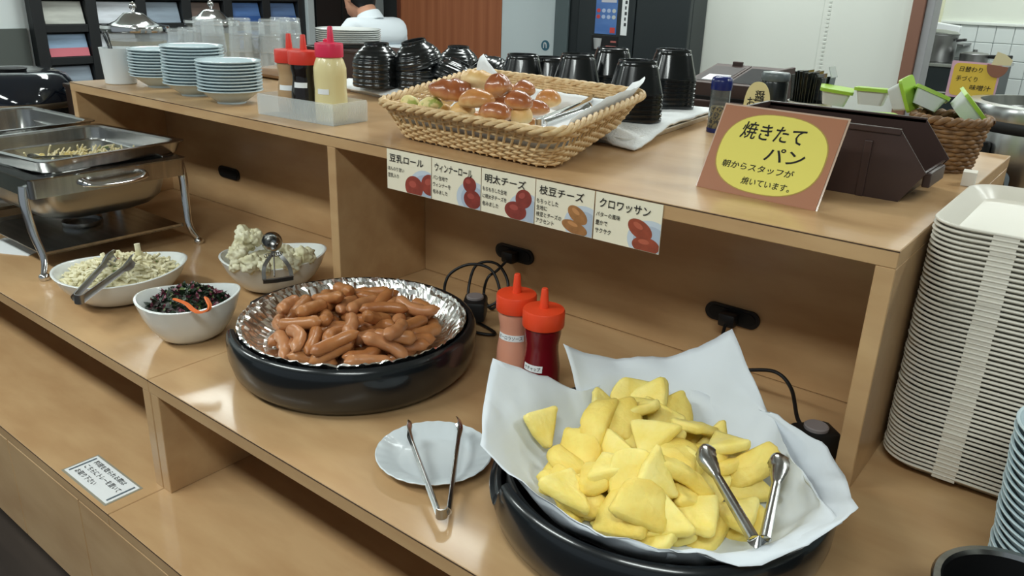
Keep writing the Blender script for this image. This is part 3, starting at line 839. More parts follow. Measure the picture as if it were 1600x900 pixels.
def food_pan(loc, rz, tilt, label):
    t = thing('food_pan', label, 'pan', loc, 0, 'steel food pans', rot=(tilt, 0, rz))
    hx, hy = .196, .19
    def rr(dx, r, z): return [(x, y, z) for x, y in rrect(-hx+dx, -hy+dx, hx-dx, hy-dx, r, 7)]
    part('body', G().rings([rr(.028, .04, -.035), rr(.022, .04, -.03), rr(.017, .04, 0), rr(.015, .04, .028), rr(.0, .022, .030), rr(.0, .022, .0325), rr(.014, .04, .0325), rr(.018, .04, .028), rr(.02, .04, 0), rr(.026, .04, -.028), rr(.034, .03, -.031)], capt=True), STEEL, t, 35)
    part('skirt', G().rings([rr(.013, .04, .002), rr(.010, .038, .004), rr(.004, .03, .03), rr(.012, .04, .03)], capb=False), STEEL, t, 35)
    return t
ch, ox, oy = chafer(-1.685, 'steel chafing dish beside the cabbage salad bowl, right of its twin')
food_pan((ox-.012, oy+.012, .229), .12, 0, 'shallow steel food pan holding noodles on the chafing dish')
rnd = random.Random(3)
Mn = [Vector((ox+.02+rnd.gauss(0, .07), oy+rnd.gauss(.05, .07), .206+.012*rnd.random())) for _ in range(260)]
Mn = [p for p in Mn if abs(p.x-ox) < .14 and abs(p.y-oy) < .14]
nd = single('noodles', shreds(Mn, rnd, .0022, .03, .06, 5, 1.2, .5), mat('pale_noodle', (222, 210, 168), .45), 'remains of pale noodles and bean sprouts in the steel food pan', 'noodles', kind='stuff', smooth=60)
part('egg_bits', shreds([p for p in Mn[:40]], rnd, .007, .014, .025, 6, .3, .3), mat('egg_bits', (224, 204, 136), .5), nd, 60)
part('green_bits', shreds([p for p in Mn[40:75]], rnd, .003, .015, .03, 5, .3, .3), mat('cucumber_green', (112, 128, 74), .5), nd, 60)
tongs('serving_tongs', 'black-ended steel tongs lying in the noodle pan', (ox+.07, oy-.02, .232), (ox-.08, oy-.13, .220), (ox-.05, oy-.08, .220), (0, 0, 1), .02, .03, m=STEEL)
ch2, ox2, oy2 = chafer(-2.16, 'steel chafing dish near the black rice cooker, left of its twin')
food_pan((ox2+.02, oy2+.0, .229), .06, 0, 'empty-looking shallow steel food pan on the chafing dish by the rice cooker')
single('paper_napkin', G().box((0, 0, 0), (.16, .11, .002), .0005, Matrix.Translation(at_z(-45, 392, .0)) @ Matrix.Rotation(.5, 4, 'Z')), WHITEP, 'white paper sheet lying under the chafing dish', 'paper', smooth=0)

# ------------------------------------------------------------------ tray stack
TX0, TX1, TY0, TY1 = .006, .436, .095, .435
def tray_mesh():
    g = G()
    def rr(d, z, r): return [(x, y, z) for x, y in rrect(TX0+d, TY0+d, TX1-d, TY1-d, max(.012, r-d), 8)]
    R = .055
    g.rings([rr(.030, 0, R), rr(.026, .0005, R), rr(.004, .0165, R), rr(.0005, .0178, R), rr(0, .0192, R), rr(.0008, .0206, R), rr(.0035, .021, R), rr(.007, .0195, R), rr(.028, .0035, R), rr(.032, .003, R)], capt=True)
    for a in (.08, .33): g.box((TX0+a, TY0+.0012, .0128), (TX0+a+.03, TY0+.004, .0205))
    return g.mesh('tray', 30)
tm = tray_mesh(); tm.materials.append(TRAYM)
NT = 53; PIT = .00695
rnd = random.Random(8)
for i in range(NT):
    o = link('tray', tm, loc=(rnd.uniform(-.0007, .0007), rnd.uniform(-.0008, .0008), i*PIT))
    tag(o, 'cream plastic cafeteria tray in the tall stack beside the hutch', 'tray', 'stacked cafeteria trays')
tag(o, 'topmost cream plastic cafeteria tray of the tall stack beside the hutch')

# stack of bowls and black container at the right end
def bowl_prof(r, h, foot):
    return [(foot*.9, 0), (foot, .0), (foot, .004), (foot*1.1, .006), (r*.72, h*.38), (r*.92, h*.8), (r*.985, h*.93), (r, h*.955), (r*1.003, h*.98), (r*.992, h), (r*.955, h*.985), (r*.9, h*.82), (r*.70, h*.44), (foot*.9, .011), (.0005, .010)]
bm_ = G().lathe(bowl_prof(.078, .046, .034), 56).mesh('bowl', 40); bm_.materials.append(CERAMB)
rnd = random.Random(4)
for i in range(19):
    o = link('soup_bowl', bm_, loc=(.258-.0006*i+rnd.uniform(-.001, .001), -.072+rnd.uniform(-.001, .001), i*.0098))
    tag(o, 'bluish white bowl nested in the stack beside the black container', 'bowl', 'bowls stacked by the trays')
t = thing('utensil_holder', 'black container with a steel rim holding a dark handle', 'container', (.222, -.262, 0))
part('body', G().lathe([(.062, 0), (.066, .003), (.074, .112), (.070, .112), (.063, .01), (.001, .008)], 48), BLACKM, t, 40)
part('rim', G().lathe([(.0735, .108), (.079, .11), (.0795, .114), (.077, .117), (.071, .117), (.069, .112)], 48, capb=False), STEEL, t, 50)
t2 = thing('ladle', 'dark handled utensil standing in the black container', 'utensil', (.237, -.262, .012))
part('handle', G().tube([(-.02, -.02, .0), (.02, .01, .10), (.055, .028, .18)], [.006, .011, .013], 10, flat=.6), BLACKM, t2, 60)

# ------------------------------------------------------------------ tray-shelf notice
P = [at_z(u, v, ZT) for u, v in ((100.5, 734.4), (165.5, 787.8), (217.8, 760.5), (151, 712))]
cx_ = sum((p for p in P), Vector())/4
nw, nh = (P[1]-P[0]).length, (P[3]-P[0]).length
rz = math.atan2(P[1].y-P[0].y, P[1].x-P[0].x)
t = thing('shelf_notice', 'small printed notice stuck flat on the tray shelf', 'notice', (P[0].x, P[0].y, ZT), rz)
part('sheet', G().box((0, 0, 0), (nw, nh, .0012), .0003), WHITEP, t, 0)
part('film_border', G().box((-.004, -.004, 0), (nw+.004, nh+.004, .0005)), mat('clear_film_grey', (150, 146, 130), .3), t, 0)
part('bar', G().box((.006, .005, .0012), (.0105, nh-.005, .0016)), mat('notice_grey', (92, 104, 112), .6), t, 0)
part('bar', G().box((nw-.0105, .005, .0012), (nw-.006, nh-.005, .0016)), MATS['notice_grey'], t, 0)
up = .0016
lettering(t, [('料理を取られる際は', .018, nh*.72, .0115, nw*.70, 0), ('こちらにトレーを置いて', .018, nh*.44, .0115, nw*.78, 0), ('お取り下さい', .018, nh*.15, .0115, nw*.44, 0)], lambda x, y: (x, y, up))

# ------------------------------------------------------------------ bread cards on the hutch edge
def clip(poly, x0, y0, x1, y1):
    def cut(P, f, inter):
        out = []
        for i in range(len(P)):
            a, b = P[i-1], P[i]
            if f(b):
                if not f(a): out.append(inter(a, b))
                out.append(b)
            elif f(a): out.append(inter(a, b))
        return out
    def ix(v): return lambda a, b: (v, a[1]+(b[1]-a[1])*(v-a[0])/(b[0]-a[0]))
    def iy(v): return lambda a, b: (a[0]+(b[0]-a[0])*(v-a[1])/(b[1]-a[1]), v)
    for f, i in ((lambda p: p[0] >= x0, ix(x0)), (lambda p: p[0] <= x1, ix(x1)), (lambda p: p[1] >= y0, iy(y0)), (lambda p: p[1] <= y1, iy(y1))):
        if not poly: return []
        poly = cut(poly, f, i)
    return poly
def ell(cx, cy, a, b, rot=0, n=28):
    return [(cx+a*math.cos(t)*math.cos(rot)-b*math.sin(t)*math.sin(rot), cy+a*math.cos(t)*math.sin(rot)+b*math.sin(t)*math.cos(rot)) for t in [2*PI*i/n for i in range(n)]]
CARDS = [
 ('豆乳ロール', ['ほんのり甘い', '豆乳入り'], [(.62, .18, .20, .24, 0), (.96, .32, .18, .22, .4)], (134, 58, 46), 'soy milk roll'),
 ('ウィンナーロール', ['パン生地で', 'ウィンナーを', '包みました'], [(.78, .55, .13, .16, 0), (.84, .22, .17, .19, 0)], (124, 50, 42), 'sausage roll'),
 ('明太チーズ', ['もちもちした生地', 'に明太子チーズを', '包みました'], [(.80, .50, .15, .18, .5), (.66, .20, .20, .18, 0)], (126, 54, 46), 'cod roe cheese bread'),
 ('枝豆チーズ', ['もちっとした', '生地に', '枝豆とチーズの', 'アクセント'], [(.74, .42, .18, .14, -.5), (.70, .14, .22, .12, -.2)], (150, 104, 62), 'green soybean cheese bread'),
 ('クロワッサン', ['バターの風味', '豊かで', 'サクサク'], [(.70, .42, .19, .16, -.4), (.80, .12, .20, .15, 0)], (138, 66, 46), 'croissant')]
us = [(604, 674, 230, 247), (674.5, 752, 247, 266), (752.5, 837, 266, 283), (837.5, 930, 283, 299), (931, 1037, 299, 322)]
for k, (ttl, sub, br, col, en) in enumerate(CARDS):
    xa = at_y(us[k][0], us[k][2]+3, -.002).x; xb = at_y(us[k][1], us[k][3]+2, -.002).x
    W = xb-xa; Hc = .079
    zt = H-.003
    t = thing('bread_card', 'handwritten cream card with photo advertising ' + en, 'card', (xa, -.0012, zt-Hc), 0, 'bread cards along the hutch edge')
    part('card', G().box((.0005, -.0008, 0), (W-.0005, 0, Hc)), PAPER, t, 0)
    Y = -.0008
    def flat(poly, e): return [(x, Y-e, z) for x, z in poly]
    pl = clip(ell(W*.86, Hc*.22, W*.34, Hc*.42), W*.02, .0008, W-.001, Hc)
    ph = part('photo_plate', G().raw(flat(pl, .0002), [tuple(range(len(pl)))]), mat('print_plate', (196, 206, 216), .5), t, 0)
    pr_ = clip(ell(W*.86, Hc*.22, W*.25, Hc*.31), W*.02, .0008, W-.001, Hc)
    part('plate_well', G().raw(flat(pr_, .00035), [tuple(range(len(pr_)))]), mat('print_plate2', (172, 184, 200), .5), ph, 0)
    for j, (bx, bz, ra, rb, ro) in enumerate(br):
        p_ = clip(ell(W*bx, Hc*bz, W*ra, Hc*rb*1.15, ro), W*.02, .0008, W-.001, Hc)
        bo = part('photo_bread', G().raw(flat(p_, .0005+.0002*j), [tuple(range(len(p_)))]), mat('print_bread_%d' % k, col, .5, rgb2=tuple(min(255, int(c*1.15)) for c in col), scale=(60, 60, 60)), t, 0)
        p_ = clip(ell(W*bx-W*.03, Hc*bz+Hc*.07, W*ra*.4, Hc*rb*.35, ro), W*.02, .0008, W-.001, Hc)
        if p_: part('photo_shine', G().raw(flat(p_, .0006+.0002*j), [tuple(range(len(p_)))]), mat('print_shine_%d' % k, tuple(min(255, int(c*1.2+14)) for c in col), .5), bo, 0)
    lines = [(ttl, W*.07, Hc*.70, Hc*.20, W*.76, .05)]
    n = len(sub); dz = .17 if n < 4 else .145
    for j, s in enumerate(sub):
        lines.append((s, W*.03, Hc*(.50-j*dz-(0.0 if n > 2 else .02)), Hc*.105, min(W*.46, len(s)*Hc*.105*.9), .05))
    lettering(t, lines, lambda x, y: (x, Y-.0012, y))

# fresh bread sign
BL = at_z(1088, 291, H); BR = at_z(1273, 330, H); Ws = (BR-BL).length; Hs = .145
rz = math.atan2(BR.y-BL.y, BR.x-BL.x)
t = thing('bread_sign', 'brown sign with a yellow disc reading fresh bread, leaning on the hutch', 'sign', (BL.x, BL.y, H), rot=(0, 0, rz))
tl = .48
Ms = Matrix.Rotation(-tl, 4, 'X') @ Matrix.Rotation(PI/2, 4, 'X')   # local x,y of the face -> leaning plane
bd = part('board', G().box((0, 0, -.0015), (Ws, Hs, 0), .0005, Ms), mat('brown_card', (164, 106, 72), .5), t, 0)
part('clear_sleeve', G().box((-.003, -.003, -.0022), (Ws+.003, Hs+.003, -.0016), 0, Ms), mat('sleeve_film', (196, 170, 150), .15), t, 0)
part('back_strut', G().raw([Ms @ Vector((Ws*.3, Hs*.8, -.003)), Ms @ Vector((Ws*.7, Hs*.8, -.003)), Vector((Ws*.7, Hs*.75, 0)), Vector((Ws*.3, Hs*.75, 0))], [(0, 1, 2, 3)]), WHITEP, t, 0)
def blob(cx, cy, a, b, n=48): return [(cx+a*math.copysign(abs(math.cos(q))**.82, math.cos(q)), cy+b*math.copysign(abs(math.sin(q))**.82, math.sin(q))) for q in [2*PI*i/n for i in range(n)]]
part('disc_edge', G().prism(blob(Ws*.51, Hs*.50, Ws*.445, Hs*.455), 0, .0003, Ms), mat('olive_edge', (170, 140, 66), .6), bd, 0)
part('disc', G().prism(blob(Ws*.51, Hs*.50, Ws*.435, Hs*.445), .0003, .0006, Ms), mat('yellow_paper', (226, 214, 98), .55), bd, 0)
lettering(t, [('焼きたて', Ws*.21, Hs*.64, Hs*.20, Ws*.52, .08), ('パン', Ws*.47, Hs*.43, Hs*.16, Ws*.32, .05), ('朝からスタッフが', Ws*.15, Hs*.285, Hs*.085, Ws*.60, .05), ('焼いています。', Ws*.36, Hs*.13, Hs*.085, Ws*.40, .05)], lambda x, y: Ms @ Vector((x, y, .0011)))

# ------------------------------------------------------------------ bread basket
QB = [Vector((-1.0, .085, 0)), Vector((-.585, .058, 0)), Vector((-.655, .40, .036)), Vector((-1.105, .445, .036))]
QT = [at_z(586, 160, H+.075), at_z(870, 210, H+.075), at_z(1013, 146, H+.102), at_z(743, 110, H+.102)]
bt = thing('bread_basket', 'pale wicker basket of bread rolls on the hutch', 'basket', (0, 0, H))
NS = 88
ob_ = rquad(QB, .05, 6, NS*4); ot_ = rquad([Vector((p.x, p.y, p.z-H)) for p in QT], .05, 6, NS*4)
def bpt(i, q, out=0):
    i %= NS*4
    a, b = ob_[i], ot_[i]
    p = a.lerp(b, q)
    nx = ot_[(i+2) % (NS*4)]-ot_[i-2]; nn = Vector((nx.y, -nx.x, 0)).normalized()
    return p+nn*out
part('base', G().raw([bpt(i, 0)+Vector((0, 0, .004)) for i in range(0, NS*4, 2)], [tuple(range(NS*2))]), WICK, bt, 0)
rows = [(.05, 0), (.125, 1), (.20, 0), (.275, 1), (.35, 0), (.42, 1), (.66, 0), (.735, 1), (.81, 0), (.88, 1), (.94, 0)]
for q, ph in rows:
    g = G(); g.tube([bpt(i, q, .0026*math.cos(PI*i/4+ph*PI))+Vector((0, 0, .004)) for i in range(NS*4)], .0031, 6, closed=True)
    part('weave_strand', g, WICK, bt, 60)
su = G().tube([(0, 0, 0), (0, 0, 1)], .0024, 6).mesh('stake', 60)
for k in range(NS):
    a = bpt(k*4, 0)+Vector((0, 0, .003)); b = bpt(k*4, .98)
    o = link('stake', su, WICK, bt); d = b-a
    o.matrix_local = Matrix.Translation(a) @ d.to_track_quat('Z', 'Y').to_matrix().to_4x4() @ Matrix.Diagonal((1, 1, d.length, 1))
for ph in range(3):
    g = G()
    g.tube([bpt(i, 1.0, .0048*math.cos(i*.42+ph*2.09))+Vector((0, 0, .0048*math.sin(i*.42+ph*2.09))) for i in range(NS*4)], .0046, 6, closed=True)
    part('rim_braid', g, WICK, bt, 60)
# paper liner
bc = (QB[0]+QB[2])/2
g = G(); vs = []; fs = []; NN = 120; MM = 10
for i in range(NN):
    ii = int(i*NS*4/NN)
    fr = i/NN
    for j in range(MM+1):
        q = j/MM
        if q < .5: p = bc.lerp(bpt(ii, 0, -.01), q/.5); p.z += H+.010
        else:
            s = (q-.5)/.5
            # front low, right side and back right higher
            top = .55
            if .30 < fr < .52: top = .95+.25*math.sin((fr-.30)/.22*PI)
            if .47 < fr < .53: top += .35*(1-abs(fr-.50)/.03)
            if .73 < fr < .79: top = .75+.75*(1-abs(fr-.76)/.03)
            p = bpt(ii, s*top, -.011); p.z = max(p.z, 0)+H+.010+.004*noise.noise((p.x*40, p.y*40, s*3))
        vs.append(p)
for i in range(NN):
    for j in range(MM):
        a = i*(MM+1)+j; b = ((i+1) % NN)*(MM+1)+j
        fs.append((a, b, b+1, a+1))
sheet_obj('basket_liner', vs, fs, WHITEP, 'white paper lining the bread basket, one corner peaking above the rim', 'paper')
# breads
def bun_mesh(L, W, Hh, seed, kind):
    g = G(); n = 28; rings = []
    for k in range(13):
        ph = -PI/2+PI*k/12; ring = []
        for i in range(n):
            a = 2*PI*i/n; c_, s_ = math.cos(ph), math.sin(ph)
            x = L/2*c_*math.cos(a); y = W/2*c_*math.sin(a); z = Hh*(.55*s_ if s_ < 0 else s_)*.62
            f = 1+.11*noise.noise((x*32, y*32, seed+z*32))+.04*noise.noise((x*90, y*90, seed+z*90))
            if kind == 'croissant': f *= 1+.07*math.sin(x/L*24+y*30); y += .2*W*(2*x/L)**2
            if kind == 'square':
                e = 4.5; f *= 1/((abs(math.cos(a))**e+abs(math.sin(a))**e)**(1/e))*.92; z *= 1.15
            ring.append((x*f, y*f, z*f))
        rings.append(ring)
    g.rings(rings, capt=True); return g.mesh('bun', 70)
def crust(name, low, top, tint, rough, coat):
    """baked crust: pale flanks, browned top, with mottling"""
    mm = mat(name, top, rough, coat=coat, bump=.25, bscale=60)
    nt = mm.node_tree; L = nt.links.new; bs = nt.nodes['Principled BSDF']
    tc = nt.nodes.new('ShaderNodeTexCoord'); sp_ = nt.nodes.new('ShaderNodeSeparateXYZ'); nz = nt.nodes.new('ShaderNodeTexNoise'); nz.inputs['Scale'].default_value = 45; nz.inputs['Detail'].default_value = 4
    mr = nt.nodes.new('ShaderNodeMapRange'); mr.inputs[1].default_value = -.014; mr.inputs[2].default_value = .016
    ad = nt.nodes.new('ShaderNodeMath'); ad.operation = 'MULTIPLY_ADD'; ad.inputs[1].default_value = .9; 
    cr = nt.nodes.new('ShaderNodeValToRGB'); e = cr.color_ramp.elements
    e[0].position = .30; e[0].color = (*s2l(low), 1); e[1].position = 1.25 if False else 1.0; e[1].color = (*s2l(top), 1)
    m_ = e.new(.62); m_.color = (*s2l(tint), 1)
    sb = nt.nodes.new('ShaderNodeMath'); sb.operation = 'SUBTRACT'; sb.inputs[1].default_value = .45
    L(tc.outputs['Object'], sp_.inputs[0]); L(tc.outputs['Object'], nz.inputs[0]); L(sp_.outputs[2], mr.inputs[0])
    L(nz.outputs[0], ad.inputs[0]); L(mr.outputs[0], ad.inputs[2]); L(ad.outputs[0], sb.inputs[0]); L(sb.outputs[0], cr.inputs[0]); L(cr.outputs[0], bs.inputs['Base Color'])
    return mm
BRM = {'brown': crust('glazed_brown_crust', (206, 148, 92), (150, 82, 44), (178, 108, 62), .28, .35), 'mid': crust('golden_crust', (228, 190, 132), (188, 122, 62), (208, 152, 92), .34, .2),
       'pale': crust('pale_crust', (234, 208, 156), (214, 168, 100), (228, 192, 132), .45, 0), 'green': mat('soybean_crust', (220, 204, 140), .5, rgb2=(156, 166, 80), scale=(60, 60, 60), lo=.5, hi=.6)}
breads = [  # u, v, z, L, W, H, yaw, kind, shape, label
 (640,162,.432,.042,.034,.034,.3,'green','bun','pale roll flecked with green, outermost by the basket wall'), (672,166,.436,.050,.036,.036,.6,'green','bun','yellow-green soybean bread roll next to a large brown roll'), (696,173,.424,.030,.026,.028,0,'pale','bun','tiny pale bread roll between soybean roll and round pale bun'),
 (724,176,.432,.052,.048,.042,0,'pale','bun','round pale bun near the front wall of the basket'), (707,146,.462,.085,.058,.052,.9,'brown','croissant','large glazed brown curled roll beside the soybean roll'), (745,158,.458,.072,.046,.044,.2,'mid','bun','golden oval roll between two brown glazed rolls'),
 (748,128,.482,.075,.060,.046,.4,'pale','croissant','big pale yellow glazed roll at the back of the pile'), (779,138,.478,.050,.046,.046,.2,'brown','square','square-sided brown bread roll on top of the pile'), (818,142,.462,.064,.044,.044,-.5,'brown','bun','brown glazed roll behind the square-sided roll'),
 (810,160,.456,.056,.050,.046,0,'brown','bun','shiny reddish brown round roll in the middle of the pile'), (772,180,.440,.072,.050,.048,-.2,'brown','bun','large brown oval roll near the front wall of the basket'), (815,184,.428,.042,.046,.048,.4,'pale','bun','small pale golden bun next to the basket tongs'),
 (857,158,.426,.058,.054,.052,0,'mid','bun','golden round bun sitting alone behind the basket tongs'), (785,162,.44,.044,.036,.034,.8,'brown','bun','small dark roll half hidden among the brown rolls'), (898,168,.405,.075,.05,.02,.4,'mid','croissant','flat crumb-topped pastry lying on the liner'), (829,196,.405,.04,.034,.03,0,'mid','bun','small golden roll low by the tongs hinge'),
 (838,172,.425,.055,.045,.042,.5,'brown','bun','brown glazed roll next to the lone golden bun'), (690,160,.432,.055,.042,.04,.2,'mid','bun','golden roll between the soybean roll and the basket wall'), (795,148,.45,.06,.05,.045,1.0,'mid','bun','golden roll wedged below the square-sided roll'),
 (742,190,.392,.07,.05,.045,.3,'mid','bun','golden roll seen through the front gap of the basket'), (780,205,.392,.07,.05,.045,-.3,'brown','bun','brown roll seen through the front gap of the basket'), (705,182,.392,.05,.045,.04,-.3,'pale','bun','pale roll low against the left end of the front wall'), (765,165,.405,.08,.06,.05,-.3,'mid','bun','golden roll buried at the bottom of the pile'), (800,175,.405,.08,.06,.05,.6,'brown','bun','brown roll buried at the bottom of the pile'), (735,150,.41,.08,.06,.05,.9,'brown','bun','brown roll buried at the back of the pile')]
for k, (u, v, z, L, W, hh, yaw, kd, shp, lab) in enumerate(breads):
    p = at_z(u, v, z+.004)
    me = bun_mesh(L*1.0, W*.98, hh*.80, k*3, shp); me.materials.append(BRM[kd])
    o = link('bread_roll', me, loc=p, rot=(random.uniform(-.25, .25), random.uniform(-.25, .25), yaw))
    tag(o, lab, 'bread', 'rolls in the bread basket')
tongs('bread_tongs', 'polished steel tongs lying in the bread basket', at_z(843, 194, .428), at_z(934, 152, .436), at_z(925, 168, .436), (0, 0, 1), .018, .024, m=CHROME)

# ------------------------------------------------------------------ small white bowls stacked on the hutch
BP = [(.032, 0), (.036, 0), (.036, .004), (.040, .006), (.060, .020), (.070, .0295), (.0785, .0312), (.0800, .0325), (.0798, .0345), (.0785, .0350), (.069, .0330), (.058, .0225), (.038, .010), (.0005, .009)]
bm2 = G().lathe(BP, 56).mesh('bowl', 40); bm2.materials.append(CERAMB)
def zpix(x, y, v):
    """height at which the plumb line at x, y crosses image row v"""
    lo, hi = 0, 1.2
    for _ in range(40):
        mid = (lo+hi)/2; q = Vector((x, y, mid))-CAM
        vv = 450+F*q.dot(dn)/q.dot(fw)
        if vv > v: lo = mid
        else: hi = mid
    return lo
rnd = random.Random(2)
for u, v, n, lab in ((252, 135, 10, 'white rice bowl in the stack next to the white cup'), (307, 148, 13, 'white rice bowl in the tallest, middle stack'), (362, 160, 10, 'white rice bowl in the stack next to the bottle caddy')):
    p = at_z(u, v, H)
    for i in range(n):
        o = link('rice_bowl', bm2, loc=(p.x+rnd.uniform(-.0012, .0012), p.y+rnd.uniform(-.0012, .0012), H+i*.0079))
        tag(o, lab, 'bowl', 'white rice bowls stacked on the hutch')
# white cup with black cutlery
p = at_z(190, 130, H)
t = thing('utensil_cup', 'plain white cup at the end of the hutch', 'cup', p)
part('body', G().lathe([(.040, 0), (.042, .002), (.048, .098), (.049, .1), (.046, .1), (.040, .004), (.001, .004)], 40), mat('white_plastic', (222, 228, 230), .35), t, 40)
rnd = random.Random(6)
for k in range(6):
    a = rnd.uniform(2.2, 4.2)
    t2 = thing('plastic_spoon', 'dark translucent spoon standing in the white cup', 'spoon', (p.x-.008+.004*k, p.y+.01*rnd.random(), H+.006), 0, 'dark spoons in the white cup')
    tip = Vector((.05*math.cos(a)-.01, .045*math.sin(a)*.5, .118+.012*rnd.random()))
    part('handle', G().ribbon([(0, 0, 0), tip*.5, tip*.85], .006, .002, (1, -.6, 0)), mat('smoke_plastic', (58, 60, 62), .2), t2)
    part('spoon_bowl', G().ribbon([tip*.82, tip*.9, tip*.98, tip*1.06, tip*1.1], [.007, .016, .020, .015, .004], .002, (1, -.6, 0)), MATS['smoke_plastic'], t2, 50)

# ------------------------------------------------------------------ caddy and its bottles
cA = at_z(404, 178, H); cB = at_z(521, 198, H); cC = at_z(567, 194, H)
rz = math.atan2(cB.y-cA.y, cB.x-cA.x); cw = (cB-cA).length; cdp = .105
t = thing('bottle_caddy', 'frosted ribbed plastic caddy holding three squeeze bottles', 'caddy', cA, rz)
FR = mat('frosted_plastic', (232, 238, 238), .25, alpha=.30)
ch_ = .048
part('wall', G().box((0, 0, 0), (cw, .002, ch_), .0006), FR, t, 0); part('wall', G().box((0, cdp-.002, 0), (cw, cdp, ch_), .0006), FR, t, 0)
part('wall', G().box((0, .002, 0), (.002, cdp-.002, ch_), .0006), FR, t, 0); part('wall', G().box((cw-.002, .002, 0), (cw, cdp-.002, ch_), .0006), FR, t, 0)
part('base', G().box((.002, .002, 0), (cw-.002, cdp-.002, .002)), FR, t, 0)
rg = G()
k = 0
while k*.004 < cw: rg.box((k*.004, -.0008, .002), (k*.004+.0018, 0, ch_-.003)); k += 1
k = 0
while k*.004 < cdp: rg.box((cw, k*.004, .002), (cw+.0008, k*.004+.0018, ch_-.003)); k += 1
part('ribs', rg, FR, t, 0)
Mc = Matrix.Translation(cA) @ Matrix.Rotation(rz, 4, 'Z')
def inc(x, y): q = Mc @ Vector((x, y, .0025)); return q
fc2 = math.atan2(CAM.y-cA.y, CAM.x-cA.x)
REDC = mat('red_cap', (216, 62, 48), .4)
bottle(inc(cw*.20, cdp*.58), 'red-capped squeeze bottle of tan sesame dressing in the caddy', mat('sesame_dressing', (172, 138, 100), .3, rgb2=(184, 152, 112), scale=(8, 8, 40), coat=.3), REDC, h=.118, r=.031, text=('', .06), tz=.055, face=fc2-.1)
bottle(inc(cw*.47, cdp*.42), 'red-capped squeeze bottle of black soy sauce in the caddy', mat('soy_sauce', (24, 15, 12), .12, coat=.6), REDC, h=.120, r=.032, text=('', .032), tz=.068, face=fc2-.45)
bottle(inc(cw*.80, cdp*.42), 'pink-capped squeeze bottle of pale yellow mayonnaise in the caddy', mat('mayonnaise', (226, 212, 158), .35, coat=.2), mat('pink_cap', (218, 48, 84), .35), h=.142, r=.036, style=1, text=('', .028), tz=.062, face=fc2-.6)

# ------------------------------------------------------------------ towel tray with black bowls and cups
t = thing('serving_tray', 'white tray under the black bowls, covered by a folded towel', 'tray', (0, 0, H))
o1 = [Vector((-1.66, .50, 0)), Vector((-.60, .345, 0)), Vector((-.655, .86, 0)), Vector((-1.62, .86, 0))]
def ringq(Q, r, z, sh): 
    cc = sum(Q, Vector())/4
    return [p+Vector((0, 0, z)) for p in rquad([cc+(q-cc)*sh for q in Q], r, 6)]
part('body', G().rings([ringq(o1, .03, 0, .97), ringq(o1, .03, .002, .975), ringq(o1, .03, .016, 1), ringq(o1, .03, .018, 1), ringq(o1, .03, .018, .993), ringq(o1, .03, .004, .968)], capt=True), mat('white_tray_plastic', (226, 226, 220), .35), t, 40)
tw = G(); vs = []; fs = []
NU, NV = 70, 40
for i in range(NU+1):
    for j in range(NV+1):
        a = i/NU; b = j/NV
        P0 = (o1[0]*(1-a)+o1[1]*a)*(1-b)+(o1[3]*(1-a)+o1[2]*a)*b
        cc = sum(o1, Vector())/4
        P0 = cc+(P0-cc)*1.012
        ed = min(a, 1-a, b*.7, (1-b)*.7)*2
        z = H+.0245+.004*noise.noise((P0.x*18, P0.y*18, 1))+.0025*noise.noise((P0.x*45, P0.y*45, 3))
        if a > .93 and b < .4: z -= (a-.93)/.07*.020*(1-b/.4); P0 += Vector((.02, -.012, 0))*((a-.93)/.07)*(1-b/.4)
        if b < .06: z -= (.06-b)/.06*.014; P0.y -= .012*(.06-b)/.06
        z = max(z, H+.004)
        vs.append((P0.x, P0.y, z))
for i in range(NU):
    for j in range(NV):
        a = i*(NV+1)+j; fs.append((a, a+NV+1, a+NV+2, a+1))
tw.raw(vs, fs)
o = single('towel', tw, TOWEL, 'white terry towel spread over the tray under black bowls', 'towel', smooth=80)
md = o.modifiers.new('solid', 'SOLIDIFY'); md.thickness = .005; md.offset = 1
ZB = H+.030
# ridged rice bowls, upside down
def ridged(r, h, foot):
    pr = [(r*.985, 0), (r, .002)]
    n = 34
    for k in range(n+1):
        q = k/n
        rr = r*math.cos(q*1.02)**.75
        rr = foot+(r-foot)*(1-q**2.3)
        pr.append((rr+.0007*math.sin(q*2*PI*5.5), .003+(h-.012)*q))
    pr += [(foot, h-.006), (foot*.98, h-.001), (foot*.9, h), (foot*.82, h-.001), (foot*.8, h-.008), (.0005, h-.009)]
    return pr
rbm = G().lathe(ridged(.068, .068, .034), 56).mesh('bowl', 60); rbm.materials.append(LACQ)
def rice(u, v, n, label, tilt=None, z0=ZB, dy=0):
    p = at_z(u, v, ZB)
    for k in range(n):
        tl_ = tilt if (tilt and k == n-1) else (0, 0, 0)
        o = link('black_bowl', rbm, loc=(p.x, p.y+dy, z0+k*.024+(.012 if tl_ != (0, 0, 0) else 0)), rot=tl_)
        tag(o, label, 'bowl', 'black ridged bowls on the towel')
rice(590, 134, 3, 'black ridged bowl upside down in the upright stack behind the mayonnaise bottle')
rice(655, 137, 3, 'black ridged bowl in the slumped stack with the tilted top bowl', (.22, -.10, 0))
rice(716, 118, 2, 'black ridged bowl upside down at the back, in front of wood panelling', None)
p = at_z(712, 128, ZB+.02)
tag(link('black_bowl', rbm, loc=(p.x, p.y-.02, ZB+.012), rot=(-.42, .18, 0)), 'black ridged bowl tilted steeply against the bread basket', 'bowl', 'black ridged bowls on the towel')
p = at_z(768, 120, ZB+.02)
tag(link('black_bowl', rbm, loc=(p.x, p.y, ZB+.012), rot=(.45, -.55, 0)), 'black ridged bowl tipped towards the black cups', 'bowl', 'black ridged bowls on the towel')
